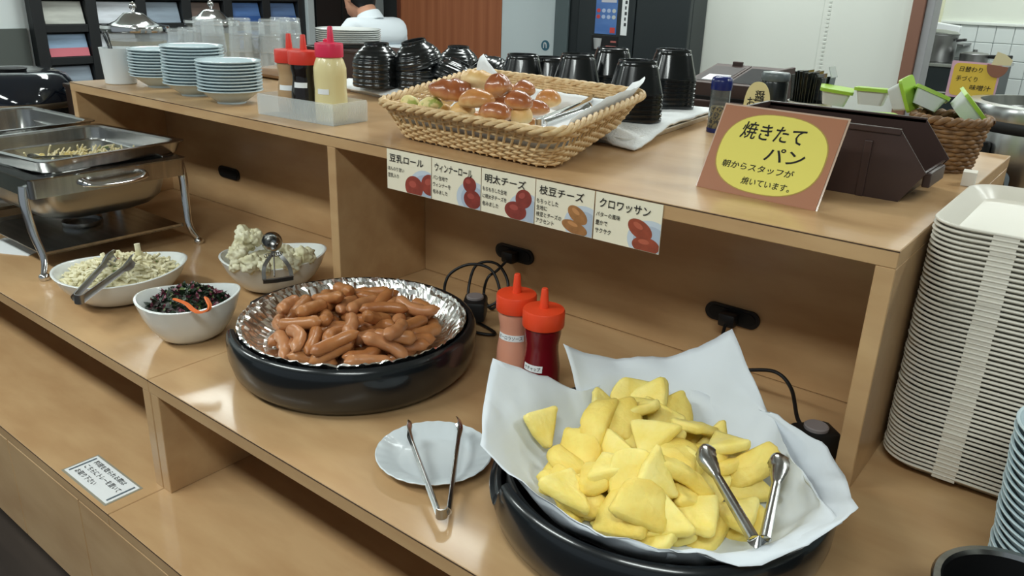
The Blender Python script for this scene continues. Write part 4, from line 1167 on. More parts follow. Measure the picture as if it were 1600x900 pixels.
# soup cups: faceted, nested, upside down
def cupm():
    g = G(); n = 40; rings = []
    def ring(r, z):
        out = []
        for i in range(n):
            a = 2*PI*i/n
            e = 1/ (abs(math.cos(a))**3.2+abs(math.sin(a))**3.2)**(1/3.2)
            out.append((r*e*.94*math.cos(a), r*e*.94*math.sin(a), z))
        return out
    for r, z in [(.0615, 0), (.063, .001), (.063, .006), (.061, .008)]+[(.061-.0165*q/24+(.0007 if q % 2 else 0), .008+.058*q/24) for q in range(1, 24)]+[(.0445, .066), (.043, .068), (.0425, .0745), (.0405, .076), (.037, .0755), (.036, .069), (.0005, .069)]: rings.append(ring(r, z))
    g.rings(rings); return g.mesh('cup', 40)
cm = cupm(); cm.materials.append(LACQ)
def cups(u, v, n, label, topv=None):
    p = at_z(u, v, ZB)
    for k in range(n):
        o = link('soup_cup', cm, loc=(p.x, p.y, ZB+k*.0105), rot=(0, 0, .75))
        tag(o, label, 'cup', 'black soup cups nested upside down')
cups(815, 150, 4, 'black soup cup in the stack nearest the tipped black bowl')
cups(858, 146, 3, 'black soup cup in the low stack half hidden by its neighbour')
cups(899, 158, 5, 'black soup cup in the third stack from the black bowls')
cups(952, 152, 6, 'black soup cup in the stack in front of the drinks machine notice')
cups(989, 186, 6, 'black soup cup in the stack touching the basket corner')
cups(1044, 166, 7, 'black soup cup in the tall stack next to the seasoning shaker')

# ------------------------------------------------------------------ right part of the hutch top
p = at_z(1119, 206, H)
t = thing('seasoning_shaker', 'clear shaker of rice seasoning with a dark blue cap', 'shaker', p)
hs_ = .098
part('body', G().lathe([(.0205, 0), (.0225, .002), (.0225, hs_), (.0205, hs_), (.0205, .003), (.001, .003)], 32), mat('clear_plastic', (235, 240, 240), .08, trans=.95, ior=1.25), t, 40)
part('filling', G().lathe([(.0198, .0035), (.0198, .058), (.001, .060)], 28), mat('rice_seasoning', (60, 56, 40), .7, rgb2=(186, 156, 92), scale=(170, 170, 170), bump=.5, bscale=200, lo=.45, hi=.55), t, 40)
part('base_cap', G().lathe([(.0228, 0), (.0234, .001), (.0234, .009), (.0228, .010)], 32, capt=True), mat('navy_plastic', (30, 40, 100), .25), t, 40)
part('cap', G().lathe([(.0236, hs_-.002), (.0242, hs_+.004), (.0242, hs_+.016), (.022, hs_+.024), (.015, hs_+.028), (.001, hs_+.029)], 36), MATS['navy_plastic'], t, 50)
# jar behind and oval card
jx, jy = -.475, .76
t = thing('seasoning_jar', 'dark jar with a grey lid behind the oval yellow card', 'jar', (jx, jy, H))
part('body', G().lathe([(.028, 0), (.030, .003), (.030, .115), (.027, .122), (.001, .122)], 32), mat('dark_jar', (36, 40, 42), .25), t, 40)
part('lid', G().lathe([(.0305, .120), (.0315, .122), (.0315, .135), (.029, .138), (.001, .138)], 32), mat('grey_lid', (96, 104, 106), .35), t, 40)
lb = part('sticker', G().box((-.014, -.010, .138), (.014, .010, .1388)), WHITEP, t, 0)
p = at_y(1184, 150, .66)
t = thing('oval_card', 'pale yellow oval card with brush writing in front of the dark jar', 'card', (p.x, .66, H))
part('card', G().prism(blob(0, .062, .030, .062), 0, .001, Matrix.Rotation(PI/2, 4, 'X')), mat('pale_yellow_card', (226, 214, 156), .6), t, 0)
lettering(t, [('お', -.022, .070, .020, .020, 0), ('醤', -.006, .082, .024, .022, 0), ('の', .006, .064, .018, .018, 0)], lambda x, y: (x, -.0016, y))
# nori
nx, ny = -.385, .745
t = thing('white_bowl', 'white round holder for seaweed packets', 'bowl', (nx, ny, H))
part('body', G().lathe([(.034, 0), (.040, .004), (.047, .083), (.048, .085), (.045, .085), (.042, .055), (.001, .052)], 36), CERAM, t, 40)
NOR = mat('nori_packet', (22, 26, 24), .1, coat=.8, rgb2=(40, 48, 38), scale=(30, 30, 30))
rnd = random.Random(9)
for k in range(13):
    a = -.036+.0058*k
    hh = .088+.012*rnd.random()-abs(k-5)*.002
    ww = 2*math.sqrt(max(.0002, .040**2-a*a))*.9
    o = single('seaweed_packet', G().box((-.0009, -ww/2, 0), (.0009, ww/2, hh), .0006), NOR, 'glossy dark seaweed packet standing in the white holder', 'packet', 'seaweed packets in the white holder', smooth=0, loc=(nx+a, ny, H+.056), rot=(rnd.uniform(-.05, .05), (a*2.2)+rnd.uniform(-.04, .04), .65*0))
single('wrapper', G().box((-.012, -.02, 0), (.012, .02, .002), .0006, Matrix.Rotation(1.2, 4, 'Y')), mat('clear_wrap', (230, 235, 235), .1, trans=.6), 'clear crinkled wrapper on the seaweed packets', 'wrapper', smooth=0, loc=(nx+.038, ny, H+.150))
# brown bins
def pbin(y0, y1, label):
    x0, x1 = -.365, -.052; hh = .110
    t = thing('storage_bin', label, 'bin', (x0, y0, H))
    L = x1-x0; W = y1-y0; th = .003
    side = [(0, 0), (L-.02, 0), (L+.008, .045), (L+.012, .05), (L-.035, hh), (0, hh)]
    for y in (0, W-th):
        part('side', G().raw([(x, y, z) for x, z in side]+[(x, y+th, z) for x, z in side], [(0,1,2,3,4,5), (11,10,9,8,7,6)]+[(i, (i+1) % 6, 6+(i+1) % 6, 6+i) for i in range(6)]), BROWNP, t, 0)
    part('bottom', G().box((0, th, 0), (L-.022, W-th, th)), BROWNP, t, 0)
    part('back', G().box((0, th, th), (th, W-th, hh)), BROWNP, t, 0)
    part('front_lip', G().raw([(L-.022, th, 0), (L-.022, W-th, 0), (L+.008, W-th, .048), (L+.008, th, .048), (L-.026, th, 0), (L-.026, W-th, 0), (L+.004, W-th, .048), (L+.004, th, .048)], [(0,1,2,3), (7,6,5,4), (0,3,7,4), (1,5,6,2), (3,2,6,7), (0,4,5,1)]), BROWNP, t, 0)
    part('label_holder', G().box((L+.002, W*.2, .022), (L+.014, W*.8, .046), .002), BROWNP, t, 0)
    rim = G()
    for y in (-.004, W-th): rim.box((0, y, hh-.006), (L-.035, y+.007, hh+.003), .001)
    rim.box((-.003, 0, hh-.006), (.004, W, hh+.003), .001)
    part('rim', rim, BROWNP, t, 0)
    for x in (L-.085,): part('rib', G().box((x, -.004, 0), (x+.012, 0, hh-.02), .001), BROWNP, t, 0)
    return t
pbin(.278, .448, 'dark brown plastic open-fronted bin behind the fresh bread sign')
# round wicker basket with green-lidded cups
wx, wy = -.082, .635
t = thing('round_basket', 'small brown wicker basket filled with green-lidded cups', 'basket', (wx, wy, H))
NR = 30
for k in range(11):
    z = .003+k*.0082; r = .047+.014*(k/10)
    g = G(); g.tube([((r+.0026*math.cos(PI*i/2+k*PI))*math.cos(2*PI*i/(NR*4)*2), (r+.0026*math.cos(PI*i/2+k*PI))*math.sin(2*PI*i/(NR*4)*2), z) for i in range(NR*2)], .0046, 6, closed=True)
    part('weave_strand', g, WICKD, t, 60)
part('base', G().lathe([(.047, 0), (.047, .004)], 32, capt=True), WICKD, t)
part('lining', G().lathe([(.043, .004), (.057, .09), (.056, .09), (.042, .006)], 32), mat('dark_wicker_lining', (92, 66, 42), .7), t)  # darker brown cone inside the weave
for ph in range(2):
    g = G(); g.tube([((.064+.004*math.cos(i*.9+ph*PI))*math.cos(2*PI*i/80), (.064+.004*math.cos(i*.9+ph*PI))*math.sin(2*PI*i/80), .095+.004*math.sin(i*.9+ph*PI)) for i in range(80)], .0058, 7, closed=True)
    part('rim', g, WICKD, t, 60)
GRN = mat('lime_lid', (160, 200, 66), .35); CUPW = mat('milky_cup', (222, 228, 222), .35, trans=.15)
def tofu(loc, rot, label):
    t = thing('lidded_cup', label, 'cup', loc, rot=rot, group='green-lidded cups')
    part('body', G().rings([[(x, y, 0) for x, y in rrect(-.022, -.022, .022, .022, .006, 4)], [(x, y, .030) for x, y in rrect(-.029, -.029, .029, .029, .008, 4)]], capt=True), CUPW, t, 40)
    part('lid', G().prism(rrect(-.033, -.033, .033, .033, .009, 4), .030, .0335).prism(rrect(-.033, -.033, .033, .033, .009, 4), .027, .0302), GRN, t, 40)
tofu((-.322, .70, H+.090), (.05, .1, .3), 'white cup with green lid standing next to the seaweed holder')
tofu((-.243, .685, H+.098), (-.05, 0, .1), 'white cup with green lid, second from the seaweed holder')
tofu((-.195, .66, H+.118), (.3, 1.15, .2), 'green-lidded cup tipped upright on its edge on the others')
tofu((-.140, .66, H+.105), (-.2, .35, .2), 'green-lidded cup slanting on the basket pile')
tofu((-.078, .665, H+.100), (.2, .8, .5), 'pale cup leaning over the far side of the basket')
tofu((-.082, .63, H+.058), (-.1, .1, .0), 'green-lidded cup low in the basket near its front rim')
tofu((-.29, .70, H+.003), (0, 0, .1), 'green-lidded cup at the bottom, first below the pile')
tofu((-.29, .70, H+.045), (0, 0, .3), 'green-lidded cup in the middle below the pile')
tofu((-.225, .715, H+.003), (0, 0, .1), 'green-lidded cup at the bottom, beside the round basket')
tofu((-.225, .715, H+.045), (0, 0, .5), 'green-lidded cup in the middle beside the round basket')
# white carton at the end of the hutch
p = at_z(1500, 287, H)
single('paper_carton', G().box((0, 0, 0), (.022, .03, .025), .001), mat('carton_white', (232, 226, 214), .6), 'small white folded carton at the hutch end by the trays', 'carton', loc=(-.0215, .49, H), rot=(0, 0, .12), smooth=0)

# ------------------------------------------------------------------ rear tables and what stands on them
def table(name, label, a, b, z, m, legs=True):
    t = thing(name, label, 'table', ((a[0]+b[0])/2, (a[1]+b[1])/2, FLOOR))
    hx, hy = (b[0]-a[0])/2, (b[1]-a[1])/2; zz = z-FLOOR
    part('table_top', G().box((-hx, -hy, zz-.03), (hx, hy, zz), .003), m, t, 0)
    for sx in (-1, 1):
        for sy in (-1, 1):
            part('leg', G().box((sx*(hx-.03)-.02, sy*(hy-.03)-.02, 0), (sx*(hx-.03)+.02, sy*(hy-.03)+.02, zz-.03), .002), m, t, 0)
DKT = mat('dark_table', (52, 40, 34), .45)
table('side_table', 'dark side table behind the hutch holding organisers and soup warmer', (-1.0, .93), (.75, 1.65), .22, DKT)
table('drink_table', 'dark table beyond the hutch with drink dispensers', (-2.95, .92), (-1.7, 1.5), .27, DKT)
# cutlery organiser
ol = at_y(1072, 130, 1.05).x; orr = at_y(1190, 140, 1.05).x
ow = orr-ol
t = thing('cutlery_organiser', 'dark brown plastic cutlery box with two sloping compartments', 'organiser', (ol, 1.05, .22), .06)
zf_ = zpix(ol+ow/2, 1.05, 132)-.22; zk_ = zpix(ol+ow/2, 1.27, 104)-.22
BRM2 = mat('matte_brown_plastic', (66, 48, 43), .6)
part('lower_box', G().box((0, -.02, 0), (ow, .2, zf_-.045), .004), BRM2, t, 0)
part('tray_gap', G().box((.004, -.01, zf_-.045), (ow-.004, .2, zf_-.035)), mat('gap_black', (16, 14, 14), .8), t, 0)
for k in range(2):
    x0_, x1_ = ow*k/2+.002, ow*(k+1)/2-.002
    cp = part('compartment', G().raw([(x0_, 0, zf_-.035), (x1_, 0, zf_-.035), (x1_, .22, zf_-.035), (x0_, .22, zf_-.035), (x0_, 0, zf_), (x1_, 0, zf_), (x1_, .22, zk_), (x0_, .22, zk_)], [(3,2,1,0), (0,1,5,4), (1,2,6,5), (2,3,7,6), (3,0,4,7), (4,5,6,7)]), BRM2, t, 0)
    sl = math.atan2(zk_-zf_, .22)
    Mq = Matrix.Translation((x0_, 0, zf_)) @ Matrix.Rotation(sl, 4, 'X')
    part('recess', G().box((.008, .02, .0005), (x1_-x0_-.008, .19, .001), 0, Mq), MATS['gap_black'] if k else mat('recess_brown', (44, 32, 29), .6), cp, 0)
    if k == 0: part('paper_slip', G().box((.03, .03, .001), (x1_-x0_-.012, .09, .002), 0, Mq), WHITEP, cp, 0)
part('back_tab', G().box((ow*.25, .20, zk_-.02), (ow*.38, .215, zk_+.01), .002), BRM2, t, 0)
part('end_plate', G().box((ow, .05, .02), (ow+.012, .23, zk_+.005), .002), BRM2, t, 0)
# soup warmer
t = thing('soup_warmer', 'round steel soup warmer with a black band and label', 'soup warmer', (.045, 1.22, .22))
part('body', G().lathe([(.19, 0), (.20, .01), (.20, .165), (.198, .17)], 64), STEEL, t, 40)
part('band', G().lathe([(.2015, .165), (.204, .17), (.204, .185), (.2015, .19)], 64, capb=False), BLACKM, t, 50)
part('upper_ring', G().lathe([(.20, .188), (.201, .21), (.197, .222), (.17, .224), (.165, .20), (.001, .19)], 64, capb=False), STEEL, t, 40)
M = Matrix.Rotation(math.radians(232), 4, 'Z')
part('handle', G().box((.198, -.028, .09), (.225, .028, .145), .010, M), BLACKM, t)
g = G(); n = 10
lab = [(x, y) for x, y in rrect(-.035, .02, .035, .085, .02, 5)]
g.raw([((.2008)*math.cos(math.radians(246)+x/.2), .2008*math.sin(math.radians(246)+x/.2), y) for x, y in lab], [tuple(range(len(lab)))])
part('label', g, mat('warmer_label', (150, 166, 180), .4), t, 0)
tt = thing('ladle', 'black ladle handle rising from the soup warmer', 'ladle', (.045, 1.22, .40))
part('handle', G().tube([(-.02, -.05, 0), (.06, .03, .14), (.10, .07, .22)], .010, 10), BLACKM, tt, 60)
# soup sign behind it
sa = at_y(1476, 150, 1.5); sb = at_y(1552, 158, 1.5); stp = at_y(1486, 94, 1.5)
Wd = (sb-sa).length; Hd = (stp-sa).length
t = thing('soup_sign', 'pink card with a yellow panel advertising daily handmade miso soup', 'sign', sa, 0)
Mx = Matrix.Rotation(math.atan2(-(sb.z-sa.z), sb.x-sa.x)*-1, 4, 'Y').inverted() @ Matrix.Rotation(PI/2, 4, 'X')
part('card', G().box((0, 0, -.0012), (Wd, Hd, 0), 0, Mx), mat('pink_card', (222, 178, 196), .6), t, 0)
part('panel', G().prism(rrect(Wd*.06, Hd*.06, Wd*.96, Hd*.95, .012, 4), 0, .0005, Mx), mat('amber_panel', (232, 196, 74), .6), t, 0)
lettering(t, [('日替わり', Wd*.18, Hd*.72, Hd*.15, Wd*.46, .1), ('手づくり', Wd*.14, Hd*.46, Hd*.15, Wd*.44, .1), ('味噌汁', Wd*.46, Hd*.24, Hd*.15, Wd*.42, .1)], lambda x, y: Mx @ Vector((x, y, .001)))
ic = part('bowl_cutout', G().prism([(Wd*(.92+.21*math.cos(q)), Hd*(.93+.30*math.sin(q))) for q in [PI*.95+PI*1.05*i/16 for i in range(17)]], .001, .0022, Mx), mat('cutout_brown', (146, 98, 76), .6), t, 0)
part('steam_cutout', G().prism([(Wd*.78, Hd*.95), (Wd*.85, Hd*1.32), (Wd*1.02, Hd*1.26), (Wd*1.18, Hd*1.12), (Wd*1.16, Hd*.98)], .0004, .001, Mx), mat('cutout_cream', (226, 214, 170), .6), t, 0)
part('stand', G().box((Wd*.4, -(sa.z-.22), -.02), (Wd*.6, Hd*.5, -.0014), .001, Mx), WHITEP, t, 0)
# glasses upside down
gp = [(.0285, .0), (.0315, .001), (.0325, .004), (.030, .03), (.0275, .085), (.026, .118), (.024, .121), (.0005, .121), ]
gpi = [(.0005, .108), (.0225, .108), (.024, .085), (.0285, .03), (.0305, .002)]
gm = G().lathe([(.0375, 0), (.039, .001), (.039, .003), (.0345, .05), (.0325, .088), (.0315, .096), (.029, .099), (.0005, .0985)], 14, capb=False)
gm.lathe([(.0375, 0), (.0332, .05), (.031, .085), (.0285, .090), (.0005, .089)], 14, capb=False)
for z_, r_ in ((.002, .0392), (.094, .0322), (.082, .0332), (.05, .0348)): gm.tube([(r_*math.cos(2*PI*i/28), r_*math.sin(2*PI*i/28), z_) for i in range(28)], .0013, 6, closed=True)
glm = gm.mesh('glass', 20); glm.materials.append(GLASS)
t = thing('glass_rack', 'low brown wooden rack under the upside-down glasses', 'rack', (-2.13, .67, H))
part('board', G().box((-.13, -.17, .004), (.36, .17, .014), .002), mat('rack_wood', (150, 110, 70), .5), t, 0)
for x in (-.12, .34): part('foot', G().box((x-.008, -.165, 0), (x+.008, .165, .004)), MATS['rack_wood'], t, 0)
for u, tv, dst in ((335, 29, 2.72), (378, 27, 2.66), (424, 29, 2.66), (322, 25, 2.86), (441, 26, 2.84), (455, 27, 2.72), (400, 33, 2.9)):
    d = ray(u, 80); q = CAM+d*(dst/d.length)
    zt_ = zpix(q.x, q.y, tv)
    for k in range(3):
        z = zt_-.099-k*.045
        if z < H+.012: z = H+.0145 if k == 0 else None
        if z is None: break
        tag(link('drinking_glass', glm, loc=(q.x, q.y, z)), 'clear drinking glass upside down among the nested glasses', 'glass', 'glasses behind the bowl stacks')
for u, tv, dst in ((281, 44, 2.95), (305, 46, 2.92), (296, 42, 3.1)):
    d = ray(u, 80); q = CAM+d*(dst/d.length)
    zt_ = zpix(q.x, q.y, tv)-.099
    nn_ = max(1, int((zt_-.27)/.04)+1)
    for k in range(nn_):
        tag(link('drinking_glass', glm, loc=(q.x, q.y, .2705+k*(zt_-.2705)/max(1, nn_-1))), 'clear drinking glass upside down on the riser box', 'glass', 'glasses on the riser box')
t = thing('riser_box', 'dark riser box on the counter beside the hutch, under the dispenser', 'riser', (-2.66, .58, 0))
part('box', G().box((-.34, -.29, 0), (.34, .29, .255), .003), DKT, t, 0)
part('lid', G().box((-.345, -.295, .255), (.345, .295, .27), .003), DKT, t, 0)
# dispensers
def dispenser(u, topv, dst, zb, label):
    d = ray(u, 80); p = CAM+d*dst
    zt = zpix(p.x, p.y, topv)
    hh = zt-zb; r = .112
    t = thing('drink_dispenser', label, 'dispenser', (p.x, p.y, zb), 0, 'chrome-lidded drink dispensers')
    b = hh-.090
    part('tank', G().lathe([(r*.9, .0), (r*.95, .004), (r*.95, b), (r*.91, b), (r*.91, .01), (.001, .008)], 40), GLASS, t, 40)
    part('drink', G().lathe([(r*.895, .011), (r*.895, b*.8), (.001, b*.8)], 40), mat('pale_tea', (170, 150, 84), .1, trans=.6), t, 40)
    part('lid', G().lathe([(r*1.02, b-.012), (r*1.04, b), (r*1.02, b+.008), (r*.82, b+.010), (r*.55, b+.024), (r*.36, b+.044), (r*.30, b+.050), (r*.08, b+.054), (.001, b+.054)], 48), CHROME, t, 60)
    part('knob', G().lathe([(.004, b+.052), (.006, b+.060), (.012, b+.067), (.0135, b+.076), (.010, b+.085), (.001, b+.089)], 24), CHROME, t, 60)
    return t
dispenser(216, 2, 2.9, .27, 'glass drink dispenser with chrome lid behind the white cup')
dispenser(336, 0, 3.5, .27, 'glass drink dispenser with chrome lid behind the upturned glasses')
# plates on brown crate
t = thing('brown_crate', 'dark brown crate carrying a stack of plates', 'crate', (-1.80, .72, H))
part('body', G().box((-.19, -.10, 0), (.17, .10, .098), .004), BROWNP, t, 0)
part('rim', G().box((-.195, -.105, .092), (.175, .105, .102), .002), BROWNP, t, 0)
pm_ = G().lathe([(.05, 0), (.056, .0), (.058, .003), (.085, .010), (.104, .0165), (.105, .018), (.103, .019), (.084, .013), (.056, .006), (.0005, .005)], 56).mesh('plate', 40); pm_.materials.append(CERAM)
for k in range(7):
    tag(link('dinner_plate', pm_, loc=(-1.885, .72, H+.1022+k*.0062)), 'white plate in the stack on the brown crate', 'plate', 'plates stacked on the crate')

# ------------------------------------------------------------------ rice cooker at the left
p = at_x(22, 135, -3.22)
rc = thing('rice_cooker', 'glossy black dome-lidded rice cooker left of the hutch', 'rice cooker', (p.x, p.y, 0))
zb_ = zpix(p.x-.15, p.y-.15, 156); zl = zpix(p.x, p.y, 108)
k_ = zl-zb_
part('body', G().lathe([(.18, 0), (.205, .01), (.222, .08), (.226, zb_)], 56), BLACKP, rc, 40)
part('band', G().lathe([(.227, zb_-.01), (.230, zb_-.006), (.230, zb_+.008), (.227, zb_+.012)], 56, capb=False), mat('band_bronze', (96, 84, 68), .35, .6), rc, 40)
part('lid', G().lathe([(.226, zb_+.01), (.224, zb_+k_*.2), (.208, zb_+k_*.55), (.18, zb_+k_*.85), (.14, zb_+k_), (.12, zb_+k_*.97), (.001, zb_+k_*.95)], 56), mat('glossy_black_lid', (18, 24, 34), .08, coat=.8), rc, 60)
part('lid_vent', G().lathe([(.05, zl-.006), (.055, zl+.004), (.045, zl+.007), (.001, zl+.007)], 32), BLACKM, rc, 50)

# ------------------------------------------------------------------ left wall: magazine rack, person, panels
RX = -4.45
rk = thing('magazine_rack', 'black wall-high magazine rack with rows of compartments', 'rack', (RX, 1.65, FLOOR))
BLK = mat('black_rack', (30, 33, 35), .5)
Y0, Y1 = .83, 2.52; cols = 6; pit = (Y1-Y0)/cols
zr = [-.28, -.11, .06, .228, .396, .564, .732, .90]
part('backboard', G().box((-.075, Y0-1.65, 0), (-.06, Y1-1.65, 1.9)), BLK, rk, 0)
for k in range(cols+1):
    y = Y0+k*pit-1.65
    part('upright', G().box((-.06, y-.03, 0), (.0, y+.03, 1.9), .002), BLK, rk, 0)
for z in zr:
    part('shelf', G().box((-.06, Y0-1.65+.03, z-FLOOR-.04), (-.005, Y1-1.65-.03, z-FLOOR), .002), BLK, rk, 0)
cols_m = [((196, 198, 190), 'beige magazine'), ((226, 232, 240), 'white booklet'), ((150, 165, 180), 'grey-blue magazine'), ((112, 92, 84), 'brown book'), ((86, 124, 184), 'blue magazine'), ((100, 130, 176), 'pale blue brochure')]
rnd = random.Random(21)
for r_, z in enumerate(zr[1:6]):
    for k in range(cols):
        y = Y0+(k+.5)*pit
        wdt = pit-.075; hh = .118
        ci = (k+(2 if r_ % 2 else 0)*(r_)) % 6
        col, nm = cols_m[ci]
        if r_ == 2 and k == 0: col, nm = (146, 176, 206), 'blue and pink striped towel stack'
        t = thing('magazine', '%s in the rack compartment, column %s' % (nm, 'ABCDEF'[k]), 'magazine', (RX-.02, y, z+.001), 0, 'magazines in the black rack')
        t['label'] = nm + ' standing in a black rack compartment'
        Mt = Matrix.Rotation(-.25, 4, 'Y')
        part('cover', G().box((0, -wdt/2, 0), (.006, wdt/2, hh), .001, Mt), mat('cover_%s' % ci if not (r_ == 2 and k == 0) else 'cover_stripe', col, .4, rgb2=tuple(int(c*.82) for c in col), scale=(4, 4, 26)), t, 0)
        if r_ == 2 and k == 0:
            part('pink_band', G().box((.006, -wdt/2, 0), (.0075, wdt/2, hh*.38), 0, Mt), mat('pink_band', (206, 110, 122), .5), t, 0)
        elif ci in (4, 5):
            part('print_band', G().box((.006, -wdt/2, 0), (.0075, wdt/2, hh*.3), 0, Mt), mat('deep_blue_print', (40, 84, 150), .5), t, 0)
cq = at_x(150, 112, -3.9)
ch_t = thing('chair', 'pink upholstered chair back behind the hutch end', 'chair', (-3.9, cq.y, FLOOR), PI)
part('backrest', G().prism(rrect(-.2, .42, .2, .81, .09, 6), -.02, .02, Matrix.Rotation(PI/2, 4, 'Z') @ Matrix.Rotation(PI/2, 4, 'X')), mat('pink_fabric', (150, 98, 104), .8), ch_t, 40)
part('seat', G().box((.0, -.21, .40), (.42, .21, .46), .02), MATS['pink_fabric'], ch_t, 40)
for sx in (.02, .40):
    for sy in (-.18, .18): part('leg', G().tube([(sx, sy, 0), (sx, sy, .41)], .012, 8), STEELD, ch_t, 60)
single('post', G().box((-4.49, 2.545, FLOOR), (-4.42, 2.60, CEIL), .003), mat('post_white', (186, 196, 198), .6), 'slim white post at the end of the magazine rack', 'post', smooth=0)
# dark cabinet wall behind the person
t = thing('dark_cabinet', 'black cabinet wall behind the seated person', 'cabinet', (-4.45, 2.62, FLOOR))
part('body', G().box((-.075, 0, 0), (0, .48, 2.3)), BLK, t, 0)
for k in range(2): part('door', G().box((.0, .01+.23*k, .05), (.012, .235+.23*k, 2.25), .002), mat('black_door', (24, 27, 28), .4), t, 0)
for k, (yy, zz, col) in enumerate(((3.20, .33, (120, 104, 88)), (3.18, .22, (150, 150, 146)), (3.19, .12, (130, 128, 124)))):
    p = at_y(612, 45, 3.15)
    single('storage_box', G().box((-.10, -.08, 0), (.10, .08, .095), .004), mat('box_%d' % k, col, .7), ('brown', 'pale grey', 'grey')[k]+' storage box stacked beside the wood panel', 'box', 'boxes by the wood panel', smooth=0, loc=(p.x-.105, 3.22, .10+k*.097))
single('box_stand', G().box((-.1, -.08, 0), (.1, .08, .10-FLOOR-.001), .004), BLK, 'black pedestal under the storage boxes', 'stand', smooth=0, loc=(p.x-.105, 3.22, FLOOR))
PANW = mat('red_brown_wood', (178, 112, 76), .4, rgb2=(158, 94, 62), scale=(22, 22, .8), detail=4)
xa, xb = at_y(622, 40, 3.2).x, at_y(783, 40, 3.2).x
t = thing('wood_panel', 'tall red-brown wood veneer partition panel', 'panel', (xa, 3.2, FLOOR))
part('board', G().box((0.03, 0, 0), (xb-xa, .10, 2.5), .002), PANW, t, 0)
part('edge_post', G().box((0, -.01, 0), (.03, .11, 2.5), .002), mat('dark_red_wood', (104, 58, 40), .4), t, 0)
xc = at_y(880, 40, 3.2).x
t = thing('white_cabinet', 'plain white cabinet with a small round emblem beside the drinks machine', 'cabinet', (xb+.003, 3.2, FLOOR))
part('body', G().box((0, .0, 0), (xc-xb, .13, 2.3), .004), mat('cabinet_white', (212, 224, 226), .5), t, 0)
em = at_y(852, 71, 3.199)
eo = part('emblem', G().lathe([(.032, 0), (.032, .002)], 24, M=Matrix.Translation((em.x-xb-.003, 0, em.z-FLOOR)) @ Matrix.Rotation(PI/2, 4, 'X'), capt=True), mat('emblem_blue', (64, 110, 130), .4), t)
part('emblem_mark', G().tube(smooth_path([(em.x-xb-.003-.012, -.0028, em.z-FLOOR-.016), (em.x-xb-.003-.008, -.0028, em.z-FLOOR+.014), (em.x-xb-.003+.006, -.0028, em.z-FLOOR+.010), (em.x-xb-.003+.010, -.0028, em.z-FLOOR-.016)], 5), .004, 6), WHITEP, eo)
xd_, xe = xc+.002, at_y(1078, 40, 3.1).x
vm = thing('drinks_machine', 'tall black drinks machine with posters on its door', 'machine', (xd_, 3.1, FLOOR))
VB = mat('machine_black', (38, 44, 46), .35)
part('body', G().box((0, 0.02, 0), (xe-xd_, .19, 2.4), .006), VB, vm, 0)
part('side_panel', G().box((0, .0, 0), (.10, .02, 2.4), .004), mat('machine_grey', (84, 96, 98), .4), vm, 0)
dl = at_y(905, 40, 3.1).x-xd_; dm_ = at_y(993, 40, 3.1).x-xd_
part('door', G().box((dl, -.02, .05), (dm_, .02, 2.35), .006), VB, vm, 0)
part('door', G().box((dm_+.006, -.02, .05), (xe-xd_, .02, 2.35), .006), VB, vm, 0)
def vpos(u, v): q = at_y(u, v, 3.08); return q.x-xd_, q.z-FLOOR
def flatrect(u0, v0, u1, v1, zup=0):
    a = vpos(u0, v1); b = vpos(u1, v0); return a, b
a = vpos(929, 52); b = vpos(966, 0)
po = part('poster', G().box((a[0], -.022, a[1]), (b[0], -.02, b[1]+.22)), mat('poster_blue', (64, 104, 168), .4, rgb2=(96, 132, 190), scale=(3, 3, 8)), vm, 0)
pw, ph_ = b[0]-a[0], b[1]-a[1]
part('poster_picture', G().box((a[0]+pw*.25, -.0228, a[1]+ph_*.92), (a[0]+pw*.95, -.022, a[1]+ph_*1.2)), mat('poster_pale', (196, 196, 206), .5), po, 0)
for rr_ in (.50, .68):
    for cc in range(4):
        col = ((196, 70, 66), (170, 186, 214), (170, 186, 214), (190, 196, 190))[cc]
        part('poster_mark', G().prism(ell(a[0]+pw*(.14+.24*cc), a[1]+ph_*rr_, pw*.09, ph_*.06, 0, 12), .022, .0228, Matrix.Rotation(PI/2, 4, 'X')), mat('poster_mark_%d' % (0 if cc == 0 else 1 if cc < 3 else 2), col, .5), po, 0)
part('poster_mark', G().box((a[0]+pw*.72, -.0228, a[1]+ph_*.04), (a[0]+pw*.95, -.022, a[1]+ph_*.2)), MATS['poster_mark_0'], po, 0)
a2 = vpos(969, 55); b2 = vpos(983, 0)
nt_ = part('notice', G().box((a2[0], -.022, a2[1]), (b2[0], -.02, b2[1]+.12)), WHITEP, vm, 0)
for k in range(9):
    part('notice_text', G().box((a2[0]+.02, -.0225, a2[1]+.05+k*.03), (a2[0]+.02+(b2[0]-a2[0])*.35*(1-.3*(k % 2)), -.022, a2[1]+.068+k*.03)), mat('grey_ink', (60, 62, 66), .8), nt_, 0)
a3 = vpos(924, 78); b3 = vpos(966, 57)
dp = part('dispense_window', G().box((a3[0], -.024, a3[1]), (b3[0], -.02, b3[1]), .001), BLACKM, vm, 0)
part('window_cup', G().lathe([(.018, 0), (.026, .06)], 16, M=Matrix.Translation((a3[0]+.045, -.03, a3[1]+.01)), capt=True), mat('cup_grey', (170, 172, 172), .4), dp, 40)
part('window_text', G().box((a3[0]+.10, -.0246, a3[1]+.02), (b3[0]-.01, -.024, a3[1]+.032)).box((a3[0]+.13, -.0246, a3[1]+.05), (b3[0]-.01, -.024, a3[1]+.06)), mat('muted_red', (170, 96, 90), .5), dp, 0)

